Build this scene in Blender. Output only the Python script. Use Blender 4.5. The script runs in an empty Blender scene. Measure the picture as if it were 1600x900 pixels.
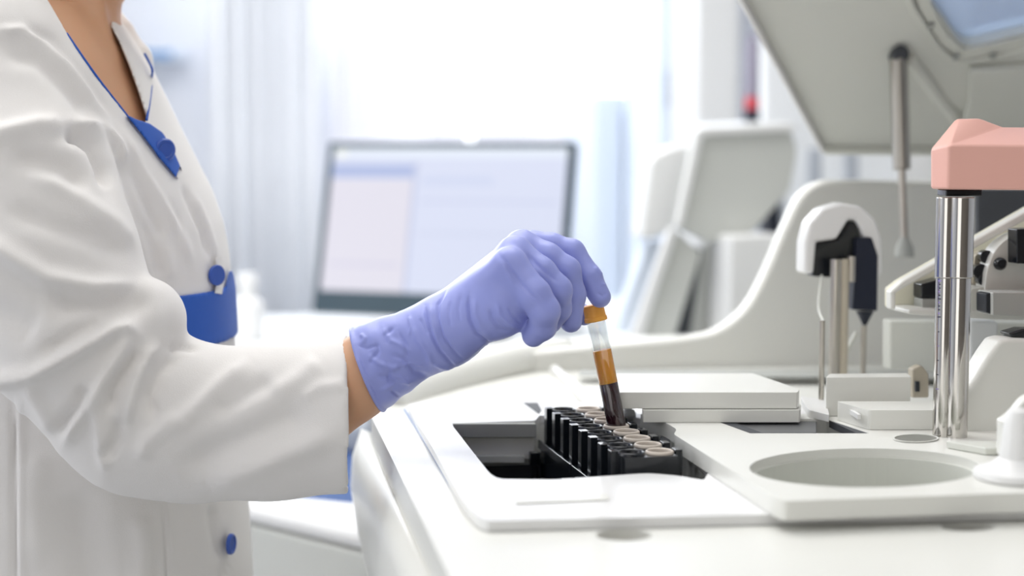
import bpy, bmesh, math, random
import numpy as np
from mathutils import Vector, Matrix
from mathutils.geometry import tessellate_polygon
random.seed(4); np.random.seed(4)
SC = bpy.context.scene; COL = SC.collection
# ------------------------------------------------------------ camera
F = 2500.0; HEAD = math.radians(9.4); PITCH = math.atan(215/F)
CAM = Vector((0, 0, 1.31)); T = 1.05                    # T = height of the analyzer deck
FH = Vector((math.sin(HEAD), math.cos(HEAD), 0)); RT = Vector((math.cos(HEAD), -math.sin(HEAD), 0))
FW = FH*math.cos(PITCH) + Vector((0, 0, -math.sin(PITCH))); UP = RT.cross(FW)
cd = bpy.data.cameras.new('camera'); cam = bpy.data.objects.new('camera', cd); COL.objects.link(cam)
cam.matrix_world = Matrix.Translation(CAM) @ Matrix((RT, UP, -FW)).transposed().to_4x4()
cd.sensor_width = 36; cd.lens = F*36/1600; cd.clip_start = .02
cd.dof.use_dof = True; cd.dof.focus_distance = 1.37; cd.dof.aperture_fstop = 2.7
SC.camera = cam
# ------------------------------------------------------------ world, lights, exposure
wd = bpy.data.worlds.new('world'); SC.world = wd; wd.use_nodes = True
bg = wd.node_tree.nodes['Background']; bg.inputs[0].default_value = (.90, .95, 1, 1); bg.inputs[1].default_value = .8
def area(name, loc, target, sx, sy, power, col=(1, 1, 1)):
    l = bpy.data.lights.new(name, 'AREA'); l.shape = 'RECTANGLE'; l.size = sx; l.size_y = sy; l.energy = power; l.color = col
    o = bpy.data.objects.new(name, l); COL.objects.link(o); o.location = loc
    o.rotation_euler = (Vector(target)-Vector(loc)).to_track_quat('-Z', 'Y').to_euler(); return o
area('ceiling_panel_light', (-.3, 2.4, 2.9), (-.3, 2.4, 0), 2.6, 1.6, 56, (1, .99, .965))
area('ceiling_panel_light', (.4, .3, 2.9), (.4, .3, 0), 2.4, 1.0, 14, (1, .98, .94))
area('window_and_fill_light', (-1.0, 5.2, 2.42), (.0, 1.2, .8), 3.6, 1.0, 75, (.93, .965, 1))
area('window_and_fill_light', (-3.6, 1.9, 2.0), (.2, 1.4, 1.0), 2.8, 1.6, 34, (.97, .98, 1))
area('window_and_fill_light', (-1.6, -2.2, 1.5), (-.2, 1.4, 1.0), 3.0, 2.0, 28, (1, .985, .97))  # added soft fill from behind the camera, no window there
SC.view_settings.view_transform = 'Standard'; SC.view_settings.look = 'None'
SC.view_settings.exposure = 0.09; SC.view_settings.gamma = 1; SC.view_settings.use_curve_mapping = False
# ------------------------------------------------------------ mapping: points of the place as seen from the standpoint
def W(px, py, d):                       # point at distance d in front of the standpoint
    return CAM + FW*d + RT*((px-800)/F*d) + UP*((450-py)/F*d)
def ray(px, py): return FW + RT*((px-800)/F) + UP*((450-py)/F)
def G(px, py, z):                       # point on the level z
    r = ray(px, py); return CAM + r*((z-CAM.z)/r.z)
def V(px, py, Y):                       # point on the upright plane y = Y
    r = ray(px, py); return CAM + r*(Y/r.y)
def rnd(pts, r, n=5):
    out = []; N = len(pts)
    for i in range(N):
        p = Vector(pts[i][:2]); a = Vector(pts[i-1][:2]); b = Vector(pts[(i+1) % N][:2])
        rr = pts[i][2] if len(pts[i]) > 2 else r
        if rr <= 0: out.append(p); continue
        da = (a-p); db = (b-p); t = min(rr, da.length*.48, db.length*.48)
        s = p+da.normalized()*t; e = p+db.normalized()*t
        for k in range(n+1):
            u = k/n; out.append(s*(1-u)**2 + p*2*u*(1-u) + e*u*u)
    return out
def ell(cx, cy, a, b, n=40): return [Vector((cx+a*math.cos(2*math.pi*i/n), cy+b*math.sin(2*math.pi*i/n))) for i in range(n)]
# ------------------------------------------------------------ materials
def mat(name, col, rough=.45, metal=0, bump=0, bscale=60, var=0, vscale=8, trans=0, ior=1.45, emit=0, sub=0, coat=0, sheen=0, tint=None):
    m = bpy.data.materials.new(name); m.use_nodes = True; nt = m.node_tree; b = nt.nodes['Principled BSDF']
    c = (*col, 1); b.inputs['Base Color'].default_value = c
    b.inputs['Roughness'].default_value = rough; b.inputs['Metallic'].default_value = metal
    b.inputs['Transmission Weight'].default_value = trans; b.inputs['IOR'].default_value = ior
    b.inputs['Coat Weight'].default_value = coat; b.inputs['Sheen Weight'].default_value = sheen
    if sub: b.inputs['Subsurface Weight'].default_value = sub; b.inputs['Subsurface Scale'].default_value = .01
    if emit: b.inputs['Emission Color'].default_value = c; b.inputs['Emission Strength'].default_value = emit
    tc = nt.nodes.new('ShaderNodeTexCoord')
    n = nt.nodes.new('ShaderNodeTexNoise'); n.inputs['Scale'].default_value = vscale; n.inputs['Detail'].default_value = 5
    nt.links.new(tc.outputs['Object'], n.inputs['Vector'])
    if not trans:
        mx = nt.nodes.new('ShaderNodeMix'); mx.data_type = 'RGBA'
        v = max(var, .02)
        mx.inputs['A'].default_value = tuple(max(0, x*(1-v)) for x in col)+(1,)
        mx.inputs['B'].default_value = tuple(min(1, x*(1+v)) for x in col)+(1,) if tint is None else (*tint, 1)
        nt.links.new(n.outputs['Fac'], mx.inputs['Factor']); nt.links.new(mx.outputs['Result'], b.inputs['Base Color'])
    if bump:
        n2 = nt.nodes.new('ShaderNodeTexNoise'); n2.inputs['Scale'].default_value = bscale; n2.inputs['Detail'].default_value = 4
        nt.links.new(tc.outputs['Object'], n2.inputs['Vector'])
        bp = nt.nodes.new('ShaderNodeBump'); bp.inputs['Strength'].default_value = bump; bp.inputs['Distance'].default_value = .002
        nt.links.new(n2.outputs['Fac'], bp.inputs['Height']); nt.links.new(bp.outputs['Normal'], b.inputs['Normal'])
    return m
M = dict(
 shell=mat('cream_white_plastic', (.755, .755, .715), .32, bump=.03, bscale=400),
 shell2=mat('grey_cream_plastic', (.66, .67, .62), .45, bump=.03, bscale=300),
 white=mat('white_plastic', (.78, .78, .775), .3),
 lid=mat('lid_plastic', (.67, .68, .635), .5, bump=.04, bscale=200),
 grey=mat('grey_plastic', (.36, .37, .35), .5),
 lgrey=mat('light_grey_plastic', (.55, .56, .53), .5),
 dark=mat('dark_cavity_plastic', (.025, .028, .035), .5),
 navy=mat('navy_plastic', (.008, .012, .028), .4),
 charcoal=mat('charcoal_panel', (.06, .065, .075), .6),
 black=mat('black_plastic', (.006, .008, .012), .27, coat=.3),
 yellow=mat('ivory_plastic', (.78, .76, .62), .5),
 beige=mat('beige_plastic', (.50, .45, .36), .5),
 pink=mat('pink_plastic', (.79, .44, .375), .38, bump=.02, bscale=200),
 chrome=mat('polished_steel', (.60, .58, .55), .10, 1),
 steel=mat('brushed_steel', (.50, .47, .42), .3, 1),
 strut=mat('strut_steel', (.42, .40, .36), .35, 1),
 glass=mat('clear_tube', (1, 1, 1), .02, trans=1, ior=1.3),
 serum=mat('amber_serum', (.86, .36, .012), .25, sub=.3, coat=.5),
 blood=mat('dark_blood', (.035, .006, .012), .18, coat=.6, var=.5, vscale=300),
 cap=mat('orange_cap', (.93, .42, .07), .45, sub=.1),
 glove=mat('periwinkle_nitrile', (.295, .335, .73), .40, bump=.10, bscale=90, sheen=.1, var=.05, vscale=30),
 coat=mat('white_coat_cloth', (.81, .785, .765), .85, bump=.12, bscale=900, sheen=.2),
 blue=mat('royal_blue_cloth', (.015, .095, .46), .7, bump=.1, bscale=800, sheen=.1),
 bluebtn=mat('blue_button', (.04, .10, .42), .3),
 skin=mat('skin', (.66, .37, .22), .5, sub=.15, bump=.04, bscale=150, var=.04),
 hair=mat('dark_hair', (.03, .018, .012), .5, bump=.3, bscale=80),
 wallf=mat('warm_grey_wall', (.25, .22, .19), .8),
 wall=mat('wall_paint', (.82, .84, .89), .8, bump=.02, bscale=100),
 ceil=mat('ceiling_paint', (.85, .85, .85), .9), floor=mat('grey_vinyl_floor', (.45, .47, .5), .4, var=.08, vscale=5),
 curtain=mat('white_curtain', (.88, .89, .92), .9, sub=0, var=.02),
 frame=mat('monitor_bezel', (.035, .06, .08), .4),
 bench=mat('bench_white', (.86, .88, .90), .3),
 cab=mat('pale_blue_cabinet', (.74, .81, .92), .4), shelf=mat('shelf_grey', (.42, .45, .5), .5),
 deepblue=mat('blue_upholstery', (.03, .075, .22), .7), red=mat('red_plastic', (.6, .08, .1), .5), mauve=mat('mauve_label', (.30, .28, .36), .5),
 cream=mat('cream_ring', (.62, .55, .48), .45), trouser=mat('white_trousers', (.75, .75, .75), .8), shoe=mat('white_clog', (.8, .8, .8), .5),
 ink=mat('printed_ink', (.04, .04, .07), .5), purple=mat('purple_print', (.35, .28, .6), .5),
)
def screen_mat():
    m = bpy.data.materials.new('lit_screen'); m.use_nodes = True; nt = m.node_tree; b = nt.nodes['Principled BSDF']
    b.inputs['Base Color'].default_value = (.02, .02, .02, 1); b.inputs['Roughness'].default_value = .3
    tc = nt.nodes.new('ShaderNodeTexCoord'); sp = nt.nodes.new('ShaderNodeSeparateXYZ'); nt.links.new(tc.outputs['UV'], sp.inputs[0])
    def box(x0, x1, y0, y1):
        outs = []
        for ax, lo, hi in (('X', x0, x1), ('Y', y0, y1)):
            for op, v in (('GREATER_THAN', lo), ('LESS_THAN', hi)):
                n = nt.nodes.new('ShaderNodeMath'); n.operation = op; nt.links.new(sp.outputs[ax], n.inputs[0]); n.inputs[1].default_value = v; outs.append(n)
        r = outs[0]
        for o in outs[1:]:
            n = nt.nodes.new('ShaderNodeMath'); n.operation = 'MULTIPLY'; nt.links.new(r.outputs[0], n.inputs[0]); nt.links.new(o.outputs[0], n.inputs[1]); r = n
        return r
    cur = None; base = (.66, .70, .86, 1)
    for (x0, x1, y0, y1, c) in ((0, .36, 0, .78, (.72, .70, .79, 1)), (0, .36, .79, .88, (.40, .47, .72, 1)), (0, 1, .93, 1, (.76, .82, .92, 1)),
                                (.40, .97, .62, .64, (.58, .62, .80, 1)), (.40, .97, .40, .42, (.60, .64, .80, 1)), (.40, .7, .74, .80, (.60, .65, .83, 1)), (.36, .375, 0, .9, (.50, .54, .72, 1)),
                                (.02, .06, .93, .98, (.9, .92, .85, 1)), (.03, .33, .18, .2, (.62, .6, .74, 1))):
        mk = box(x0, x1, y0, y1); mx = nt.nodes.new('ShaderNodeMix'); mx.data_type = 'RGBA'
        if cur is None: mx.inputs['A'].default_value = base
        else: nt.links.new(cur.outputs['Result'], mx.inputs['A'])
        mx.inputs['B'].default_value = c; nt.links.new(mk.outputs[0], mx.inputs['Factor']); cur = mx
    nt.links.new(cur.outputs['Result'], b.inputs['Emission Color']); b.inputs['Emission Strength'].default_value = .95
    return m
M['screen'] = screen_mat()
def thin_glass():
    m = bpy.data.materials.new('clear_tube_wall'); m.use_nodes = True; nt = m.node_tree
    t = nt.nodes.new('ShaderNodeBsdfTransparent'); t.inputs[0].default_value = (.88, .89, .89, 1)
    g = nt.nodes.new('ShaderNodeBsdfGlossy'); g.inputs['Roughness'].default_value = .05
    l = nt.nodes.new('ShaderNodeLayerWeight'); l.inputs[0].default_value = .25
    pw = nt.nodes.new('ShaderNodeMath'); pw.operation = 'POWER'; pw.inputs[1].default_value = 2.5; nt.links.new(l.outputs['Facing'], pw.inputs[0])
    ml = nt.nodes.new('ShaderNodeMath'); ml.operation = 'MULTIPLY_ADD'; ml.inputs[1].default_value = .55; ml.inputs[2].default_value = .07; nt.links.new(pw.outputs[0], ml.inputs[0])
    mx = nt.nodes.new('ShaderNodeMixShader'); nt.links.new(ml.outputs[0], mx.inputs[0]); nt.links.new(t.outputs[0], mx.inputs[1]); nt.links.new(g.outputs[0], mx.inputs[2])
    nt.links.new(mx.outputs[0], nt.nodes['Material Output'].inputs[0]); return m
M['glass'] = thin_glass()
def sheer_mat():
    m = bpy.data.materials.new('sheer_curtain'); m.use_nodes = True; nt = m.node_tree
    b = nt.nodes['Principled BSDF']; b.inputs['Base Color'].default_value = (.93, .93, .96, 1); b.inputs['Roughness'].default_value = .9
    t = nt.nodes.new('ShaderNodeBsdfTranslucent'); t.inputs[0].default_value = (.95, .95, .97, 1)
    mx = nt.nodes.new('ShaderNodeMixShader'); mx.inputs[0].default_value = .6
    nt.links.new(b.outputs[0], mx.inputs[1]); nt.links.new(t.outputs[0], mx.inputs[2]); nt.links.new(mx.outputs[0], nt.nodes['Material Output'].inputs[0]); return m
M['sheer'] = sheer_mat()
def pane_mat():
    m = bpy.data.materials.new('blue_tinted_pane'); m.use_nodes = True; nt = m.node_tree
    g = nt.nodes['Principled BSDF']; g.inputs['Base Color'].default_value = (.80, .88, .98, 1); g.inputs['Roughness'].default_value = .1
    t = nt.nodes.new('ShaderNodeBsdfTransparent'); t.inputs[0].default_value = (.70, .80, .97, 1)
    mx = nt.nodes.new('ShaderNodeMixShader'); mx.inputs[0].default_value = .5
    nt.links.new(g.outputs[0], mx.inputs[1]); nt.links.new(t.outputs[0], mx.inputs[2]); nt.links.new(mx.outputs[0], nt.nodes['Material Output'].inputs[0]); return m
M['pane'] = pane_mat()
# ------------------------------------------------------------ object helpers
def tag(o, label=None, cat=None, group=None, kind=None):
    if label: o['label'] = label
    if cat: o['category'] = cat
    if group: o['group'] = group
    if kind: o['kind'] = kind
    return o
def empty(name, loc, label, cat, group=None):
    o = bpy.data.objects.new(name, None); COL.objects.link(o); o.location = loc; o.empty_display_size = .05
    return tag(o, label, cat, group)
def link(name, me, m, parent=None, smooth=False, bevel=0, seg=3):
    o = bpy.data.objects.new(name, me); COL.objects.link(o)
    if m is not None and not me.materials: me.materials.append(m)
    if smooth:
        for p in me.polygons: p.use_smooth = True
    if bevel:
        b = o.modifiers.new('bevel', 'BEVEL'); b.width = bevel; b.segments = seg; b.limit_method = 'ANGLE'; b.angle_limit = math.radians(28); b.use_clamp_overlap = True
        for p in me.polygons: p.use_smooth = True
        w = o.modifiers.new('wn', 'WEIGHTED_NORMAL'); w.keep_sharp = False
    if parent is not None: o.parent = parent; o.matrix_parent_inverse = abs_m(parent).inverted()
    return o
def abs_m(o):
    m = o.matrix_basis.copy() if hasattr(o, 'matrix_basis') else Matrix.Identity(4)
    if o.parent: m = abs_m(o.parent) @ o.matrix_parent_inverse @ m
    return m
def bm_mesh(bm, name='m'):
    bmesh.ops.recalc_face_normals(bm, faces=bm.faces)
    me = bpy.data.meshes.new(name); bm.to_mesh(me); bm.free(); return me
def prism_bm(bm, loops, ext):
    ext = Vector(ext); loops = [[Vector(p) for p in l] for l in loops]
    vs = [[bm.verts.new(p) for p in l] for l in loops]; ve = [[bm.verts.new(p+ext) for p in l] for l in loops]
    flat = [v for l in vs for v in l]; flate = [v for l in ve for v in l]
    if len(loops) == 1 and len(loops[0]) <= 4:
        bm.faces.new(vs[0]); bm.faces.new(ve[0])
    elif len(loops) == 1:
        bm.faces.new(vs[0]); bm.faces.new(ve[0])
    else:
        for t in tessellate_polygon(loops):
            try: bm.faces.new([flat[i] for i in t]); bm.faces.new([flate[i] for i in t])
            except ValueError: pass
    for a, b in zip(vs, ve):
        n = len(a)
        for i in range(n): bm.faces.new((a[i], a[(i+1) % n], b[(i+1) % n], b[i]))
def prism(name, loops, ext, m, parent=None, bevel=0, seg=3):
    bm = bmesh.new(); prism_bm(bm, loops, ext); return link(name, bm_mesh(bm), m, parent, bevel=bevel, seg=seg)
def blk(name, pts, z, h, m, parent=None, bevel=0, holes=(), r=0, seg=3):      # level-topped block, outline seen at its top level z, h high
    L = [[G(p[0], p[1], z) for p in (rnd(pts, r) if r or any(len(q) > 2 for q in pts) else pts)]]
    for hp in holes: L.append([G(p[0], p[1], z) for p in hp])
    return prism(name, L, (0, 0, -h), m, parent, bevel, seg)
def plate(name, pts, d, th, m, parent=None, bevel=0, holes=(), r=0, seg=3):   # upright block, front outline at distance d, th deep
    Y = W(pts[0][0], pts[0][1], d).y
    L = [[V(p[0], p[1], Y) for p in (rnd(pts, r) if r or any(len(q) > 2 for q in pts) else pts)]]
    for hp in holes: L.append([V(p[0], p[1], Y) for p in hp])
    return prism(name, L, (0, th, 0), m, parent, bevel, seg)
def box(name, lo, hi, m, parent=None, bevel=0, **k):
    x0, y0, z0 = lo; x1, y1, z1 = hi
    o = prism(name, [[(x0, y0, z0), (x1, y0, z0), (x1, y1, z0), (x0, y1, z0)]], (0, 0, z1-z0), m, parent, bevel)
    return tag(o, **k) if k else o
def cyl_bm(bm, a, b, r0, r1=None, n=28, caps=True, r_prof=None):
    a = Vector(a); b = Vector(b); r1 = r0 if r1 is None else r1; ax = (b-a).normalized()
    u = ax.orthogonal().normalized(); v = ax.cross(u); prof = r_prof or [(0, r0), (1, r1)]; rings = []
    for t, r in prof:
        c = a.lerp(b, t); rings.append([bm.verts.new(c+(u*math.cos(2*math.pi*i/n)+v*math.sin(2*math.pi*i/n))*max(r, 1e-5)) for i in range(n)])
    for A, B in zip(rings, rings[1:]):
        for i in range(n): bm.faces.new((A[i], A[(i+1) % n], B[(i+1) % n], B[i]))
    if caps: bm.faces.new(rings[0]); bm.faces.new(rings[-1])
def cyl(name, a, b, r0, m, parent=None, r1=None, prof=None, bevel=0, caps=True, n=28):
    bm = bmesh.new(); cyl_bm(bm, a, b, r0, r1, n, caps, prof); o = link(name, bm_mesh(bm), m, parent, smooth=not bevel, bevel=bevel)
    if not bevel:
        o.data.shade_smooth() if hasattr(o.data, 'shade_smooth') else None
        try: o.data.set_sharp_from_angle(angle=math.radians(35))
        except Exception: pass
    return o
def tube(name, pts, r, m, parent=None, n=10):
    bm = bmesh.new(); P = [Vector(p) for p in pts]; rings = []
    rr = r if isinstance(r, (list, tuple)) else [r]*len(P); u = None
    for i, p in enumerate(P):
        t = (P[min(i+1, len(P)-1)]-P[max(i-1, 0)]).normalized()
        u = (t.orthogonal() if u is None else (u-t*u.dot(t))).normalized(); v = t.cross(u)
        rings.append([bm.verts.new(p+(u*math.cos(2*math.pi*k/n)+v*math.sin(2*math.pi*k/n))*rr[i]) for k in range(n)])
    for A, B in zip(rings, rings[1:]):
        for k in range(n): bm.faces.new((A[k], A[(k+1) % n], B[(k+1) % n], B[k]))
    bm.faces.new(rings[0]); bm.faces.new(rings[-1])
    return link(name, bm_mesh(bm), m, parent, smooth=True)
def smooth_path(pts, n=6):
    P = [Vector(p) for p in pts]; out = []
    for i in range(len(P)-1):
        p0 = P[max(i-1, 0)]; p1 = P[i]; p2 = P[i+1]; p3 = P[min(i+2, len(P)-1)]
        for k in range(n):
            t = k/n; out.append(.5*((2*p1)+(p2-p0)*t+(2*p0-5*p1+4*p2-p3)*t*t+(3*p1-p0-3*p2+p3)*t**3))
    out.append(P[-1]); return out
# ------------------------------------------------------------ implicit surfaces in the frame (right, away, up) of the standpoint
def L3(px, py, d): r = W(px, py, d)-CAM; return np.array((r.dot(RT), r.dot(FH), r.z))
def toW(A):
    R = np.array([RT[:], FH[:], (0, 0, 1)]); return A @ R + np.array(CAM[:])
def proj(A):                                # (n,3) local -> pixel coords
    cp, sp = math.cos(PITCH), math.sin(PITCH); dd = A[:, 1]*cp-A[:, 2]*sp; uu = A[:, 1]*sp+A[:, 2]*cp
    return 800+F*A[:, 0]/dd, 450-F*uu/dd
def cone(P, a, b, ra, rb, sc=(1, 1, 1)):
    a = np.array(a, dtype=np.float32); b = np.array(b, dtype=np.float32); s = np.array(sc, dtype=np.float32)
    x = (P-a)/s; ab = (b-a)/s; t = np.clip((x @ ab)/max(float(ab @ ab), 1e-9), 0, 1)
    d = np.sqrt(((x-t[..., None]*ab)**2).sum(-1)); return d-(ra+t*(rb-ra))
def ellip(P, c, r):
    r = np.array(r, dtype=np.float32); q = (P-np.array(c, dtype=np.float32))/r; return (np.sqrt((q**2).sum(-1))-1)*float(r.min())
def smin(a, b, k):
    h = np.clip(.5+.5*(b-a)/k, 0, 1); return b*(1-h)+a*h-k*h*(1-h)
def chain(P, pts, k=0, sc=(1, 1, 1)):
    d = None
    for (a, ra), (b, rb) in zip(pts, pts[1:]):
        c = cone(P, a, b, ra, rb, sc); d = c if d is None else (smin(d, c, k) if k else np.minimum(d, c))
    return d
def grid(lo, hi, h):
    ax = [np.arange(lo[i], hi[i]+h, h, dtype=np.float32) for i in range(3)]
    return np.stack(np.meshgrid(*ax, indexing='ij'), -1), h
def nets(S, lo, h):
    nx, ny, nz = S.shape; ins = S < 0; cs = [(i, j, k) for i in (0, 1) for j in (0, 1) for k in (0, 1)]
    def sl(c): return tuple(slice(c[i], S.shape[i]-1+c[i]) for i in range(3))
    cnt = sum(ins[sl(c)].astype(np.int8) for c in cs); act = (cnt > 0) & (cnt < 8)
    acc = np.zeros(act.shape+(3,), np.float32); num = np.zeros(act.shape, np.float32)
    for c in cs:
        for a in range(3):
            if c[a]: continue
            e = list(c); e[a] = 1; s0 = S[sl(c)]; s1 = S[sl(e)]; cr = (s0 < 0) != (s1 < 0)
            t = np.where(cr, s0/np.where(cr, s0-s1, 1), 0)
            for x in range(3): acc[..., x] += np.where(cr, c[x]+(t if x == a else 0), 0)
            num += cr
    idx = -np.ones(act.shape, np.int64); idx[act] = np.arange(act.sum()); ii = np.argwhere(act)
    v = (ii+acc[act]/num[act][:, None])*h+np.array(lo); faces = []
    for a in range(3):
        b, c = (a+1) % 3, (a+2) % 3
        s0 = [slice(None)]*3; s1 = [slice(None)]*3; s0[a] = slice(0, -1); s1[a] = slice(1, None)
        A = ins[tuple(s0)]; B = ins[tuple(s1)]; E = np.argwhere(A != B); E = E[(E[:, b] > 0) & (E[:, c] > 0) & (E[:, b] < S.shape[b]-1) & (E[:, c] < S.shape[c]-1)]
        fl = A[tuple(E.T)]
        q = []
        for db, dc in ((-1, -1), (0, -1), (0, 0), (-1, 0)):
            X = E.copy(); X[:, b] += db; X[:, c] += dc; q.append(idx[tuple(X.T)])
        q = np.stack(q, 1); q[~fl] = q[~fl][:, ::-1]; faces.append(q)
    return v, np.concatenate(faces)
def relax(v, f, n=2, lam=.5):
    e = np.concatenate([f[:, [i, (i+1) % 4]] for i in range(4)])
    for _ in range(n):
        s = np.zeros_like(v); c = np.zeros(len(v))
        for k in range(3):
            s[:, k] = np.bincount(e[:, 0], v[e[:, 1], k], len(v))+np.bincount(e[:, 1], v[e[:, 0], k], len(v))
        c = np.bincount(e[:, 0], minlength=len(v))+np.bincount(e[:, 1], minlength=len(v))
        v = v+lam*(s/np.maximum(c, 1)[:, None]-v)
    return v
def vnorm(v, f):
    n = np.cross(v[f[:, 2]]-v[f[:, 0]], v[f[:, 3]]-v[f[:, 1]]); o = np.zeros_like(v)
    for k in range(3):
        for j in range(4): o[:, k] += np.bincount(f[:, j], n[:, k], len(v))
    return o/np.maximum(np.linalg.norm(o, axis=1), 1e-12)[:, None]
def ridges(u, v, R):                        # relief of folds: polylines, height, half width
    out = np.zeros(len(u))
    for pts, amp, w in R:
        best = np.full(len(u), 1e9)
        tt = np.zeros(len(u)); n = len(pts)-1
        for i, ((x0, y0), (x1, y1)) in enumerate(zip(pts, pts[1:])):
            dx, dy = x1-x0, y1-y0; t = np.clip(((u-x0)*dx+(v-y0)*dy)/(dx*dx+dy*dy), 0, 1)
            d = np.hypot(u-x0-t*dx, v-y0-t*dy); g = d < best; best = np.where(g, d, best); tt = np.where(g, (i+t)/n, tt)
        fade = np.clip(tt/.18, .15, 1)*np.clip((1-tt)/.18, .15, 1)
        out += amp*np.exp(-(best/w)**2)*fade
    return out
def isurf(name, S, lo, h, m, parent, R=None, rel=2, near=True, extra=None):
    v, f = nets(S, lo, h); v = relax(v, f, rel)
    if R:
        for _ in range(1):
            n = vnorm(v, f); pu, pv = proj(v); dsp = ridges(pu, pv, R); fac = np.clip((-n[:, 1]+.15)/.4, 0, 1) if near else 1
            v = v+n*(dsp*fac)[:, None]
        v = relax(v, f, 1, .25)
    if extra: f = np.concatenate([f, extra[1]+len(v)]); v = np.concatenate([v, extra[0]])
    me = bpy.data.meshes.new(name); me.from_pydata(toW(v).tolist(), [], f.tolist()); me.update()
    return link(name, me, m, parent, smooth=True)
# ============================================================ the room
def W2(px, d, z): p = W(px, 235, d); return (p.x, p.y, z)
box('floor', (-4, -2.5, -.05), (4, 6.0, 0), M['floor'], kind='structure')
box('wall_back', (-4, 5.9, 0), (4, 6.0, .85), M['wall'], kind='structure')
XA, XB = W(525, 235, 5.9).x, W(1040, 235, 5.9).x
bm = bmesh.new()
prism_bm(bm, [[(-4, 5.9, .85), (XA, 5.9, .85), (XA, 5.9, 3), (-4, 5.9, 3)]], (0, .1, 0))
prism_bm(bm, [[(XB, 5.9, .85), (4, 5.9, .85), (4, 5.9, 3), (XB, 5.9, 3)]], (0, .1, 0))
prism_bm(bm, [[(XA, 5.9, 2.75), (XB, 5.9, 2.75), (XB, 5.9, 3), (XA, 5.9, 3)]], (0, .1, 0))
tag(link('wall_back', bm_mesh(bm), M['wall']), kind='structure')
box('ceiling', (-4.1, -2.5, 3), (4, 6.0, 3.05), M['ceil'], kind='structure')
box('wall_right', (4, -2.5, 0), (4.1, 6.0, 3), M['wall'], kind='structure')
box('wall_left', (-4.1, -2.5, 0), (-4, 6.0, 3), M['wall'], kind='structure')
box('wall_front', (-4.1, -2.6, 0), (4.1, -2.5, 3), M['wallf'], kind='structure')  # unseen wall, added dark for the steel column to reflect
# window in the back wall: frame, panes
wr = empty('window_1', (XA, 5.95, .85), None, None); wr['kind'] = 'structure'
bm = bmesh.new(); fw = .05; xs = np.linspace(XA, XB, 4)
for x in xs: prism_bm(bm, [[(x-fw/2+.001, 5.92, .85), (x+fw/2, 5.92, .85), (x+fw/2, 5.92, 2.75), (x-fw/2+.001, 5.92, 2.75)]], (0, .06, 0))
for z in (.85, 2.70): prism_bm(bm, [[(XA, 5.921, z), (XB, 5.921, z), (XB, 5.921, z+.05), (XA, 5.921, z+.05)]], (0, .058, 0))
link('window_frame', bm_mesh(bm), M['white'], wr)
# daylight through the window: an over-bright overcast sky beyond the glass
sk = bpy.data.materials.new('overcast_sky'); sk.use_nodes = True; b_ = sk.node_tree.nodes['Principled BSDF']
b_.inputs['Base Color'].default_value = (0, 0, 0, 1); b_.inputs['Emission Color'].default_value = (.95, .97, 1, 1); b_.inputs['Emission Strength'].default_value = 3.6
o = prism('sky_backdrop', [[(-6, 7.5, -1), (6, 7.5, -1), (6, 7.5, 5), (-6, 7.5, 5)]], (0, .02, 0), sk); tag(o, kind='structure')
def curtain(name, px0, px1, d, folds, label, amp=.03, z0=.6, m='sheer'):
    a = Vector(W2(px0, d, 0)); b = Vector(W2(px1, d, 0)); n = folds*14; bm = bmesh.new(); rows = []
    for z in (z0, 1.3, 2.0, 2.9):
        rows.append([bm.verts.new((a.lerp(b, i/n).x, a.y+amp*math.sin(2*math.pi*i/14+.6*math.sin(i*.13))*(1+.3*math.sin(i*.07+z*.2)), z)) for i in range(n+1)])
    for A, B in zip(rows, rows[1:]):
        for i in range(n): bm.faces.new((A[i], A[i+1], B[i+1], B[i]))
    o = link(name, bm_mesh(bm), M[m], smooth=True); s = o.modifiers.new('s', 'SOLIDIFY'); s.thickness = .002
    return tag(o, label, 'curtain')
curtain('curtain', 520, 735, 5.55, 9, 'sheer white curtain hanging behind the left half of the monitor')
curtain('curtain', 738, 905, 5.55, 7, 'sheer white curtain hanging behind the right half of the monitor')
curtain('curtain', 330, 500, 5.45, 6, 'gathered white curtain against the wall, left of the monitor', .02, m='curtain')
# pillar and shelf unit at the right of the window
p0 = Vector(W2(1088, 4.0, 0)); p1 = Vector(W2(1158, 4.0, 0))
box('trim_1', (p0.x, p0.y, 0), (p1.x, p0.y+.25, 3), M['white'], bevel=.008, kind='structure')
cb = empty('glass_cabinet', W2(1060, 4.4, 0), 'tall pale blue cabinet standing left of the white pillar', 'cabinet')
c0 = Vector(W2(1030, 4.4, 0)); c1 = Vector(W2(1092, 4.4, 0))
box('body', (c0.x, c0.y, 0), (c1.x+.1, c0.y+.4, 2.3), M['cab'], cb, bevel=.01)
box('door', (c0.x+.01, c0.y-.02, .1), (c1.x+.09, c0.y-.001, 1.42), M['cab'], cb, bevel=.005)
box('door', (c0.x+.01, c0.y-.02, 1.52), (c1.x+.09, c0.y-.001, 2.25), M['cab'], cb, bevel=.005)
box('shelf', (c0.x+.02, c0.y-.03, 1.435), (c1.x+.09, c0.y-.001, 1.50), M['shelf'], cb, bevel=.004)
sc_ = empty('storage_cabinet', W2(985, 4.8, 0), 'low pale blue storage cabinet under the window, right of the monitor', 'cabinet')
c0 = Vector(W2(925, 4.8, 0)); c1 = Vector(W2(1024, 4.8, 0))
box('body', (c0.x, c0.y, 0), (c1.x, c0.y+.4, 1.48), M['cab'], sc_, bevel=.02)
box('door', (c0.x+.01, c0.y-.02, .1), ((c0.x+c1.x)/2-.004, c0.y-.001, 1.44), M['cab'], sc_, bevel=.006)
box('door', ((c0.x+c1.x)/2+.004, c0.y-.02, .1), (c1.x-.01, c0.y-.001, 1.44), M['cab'], sc_, bevel=.006)
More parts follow.
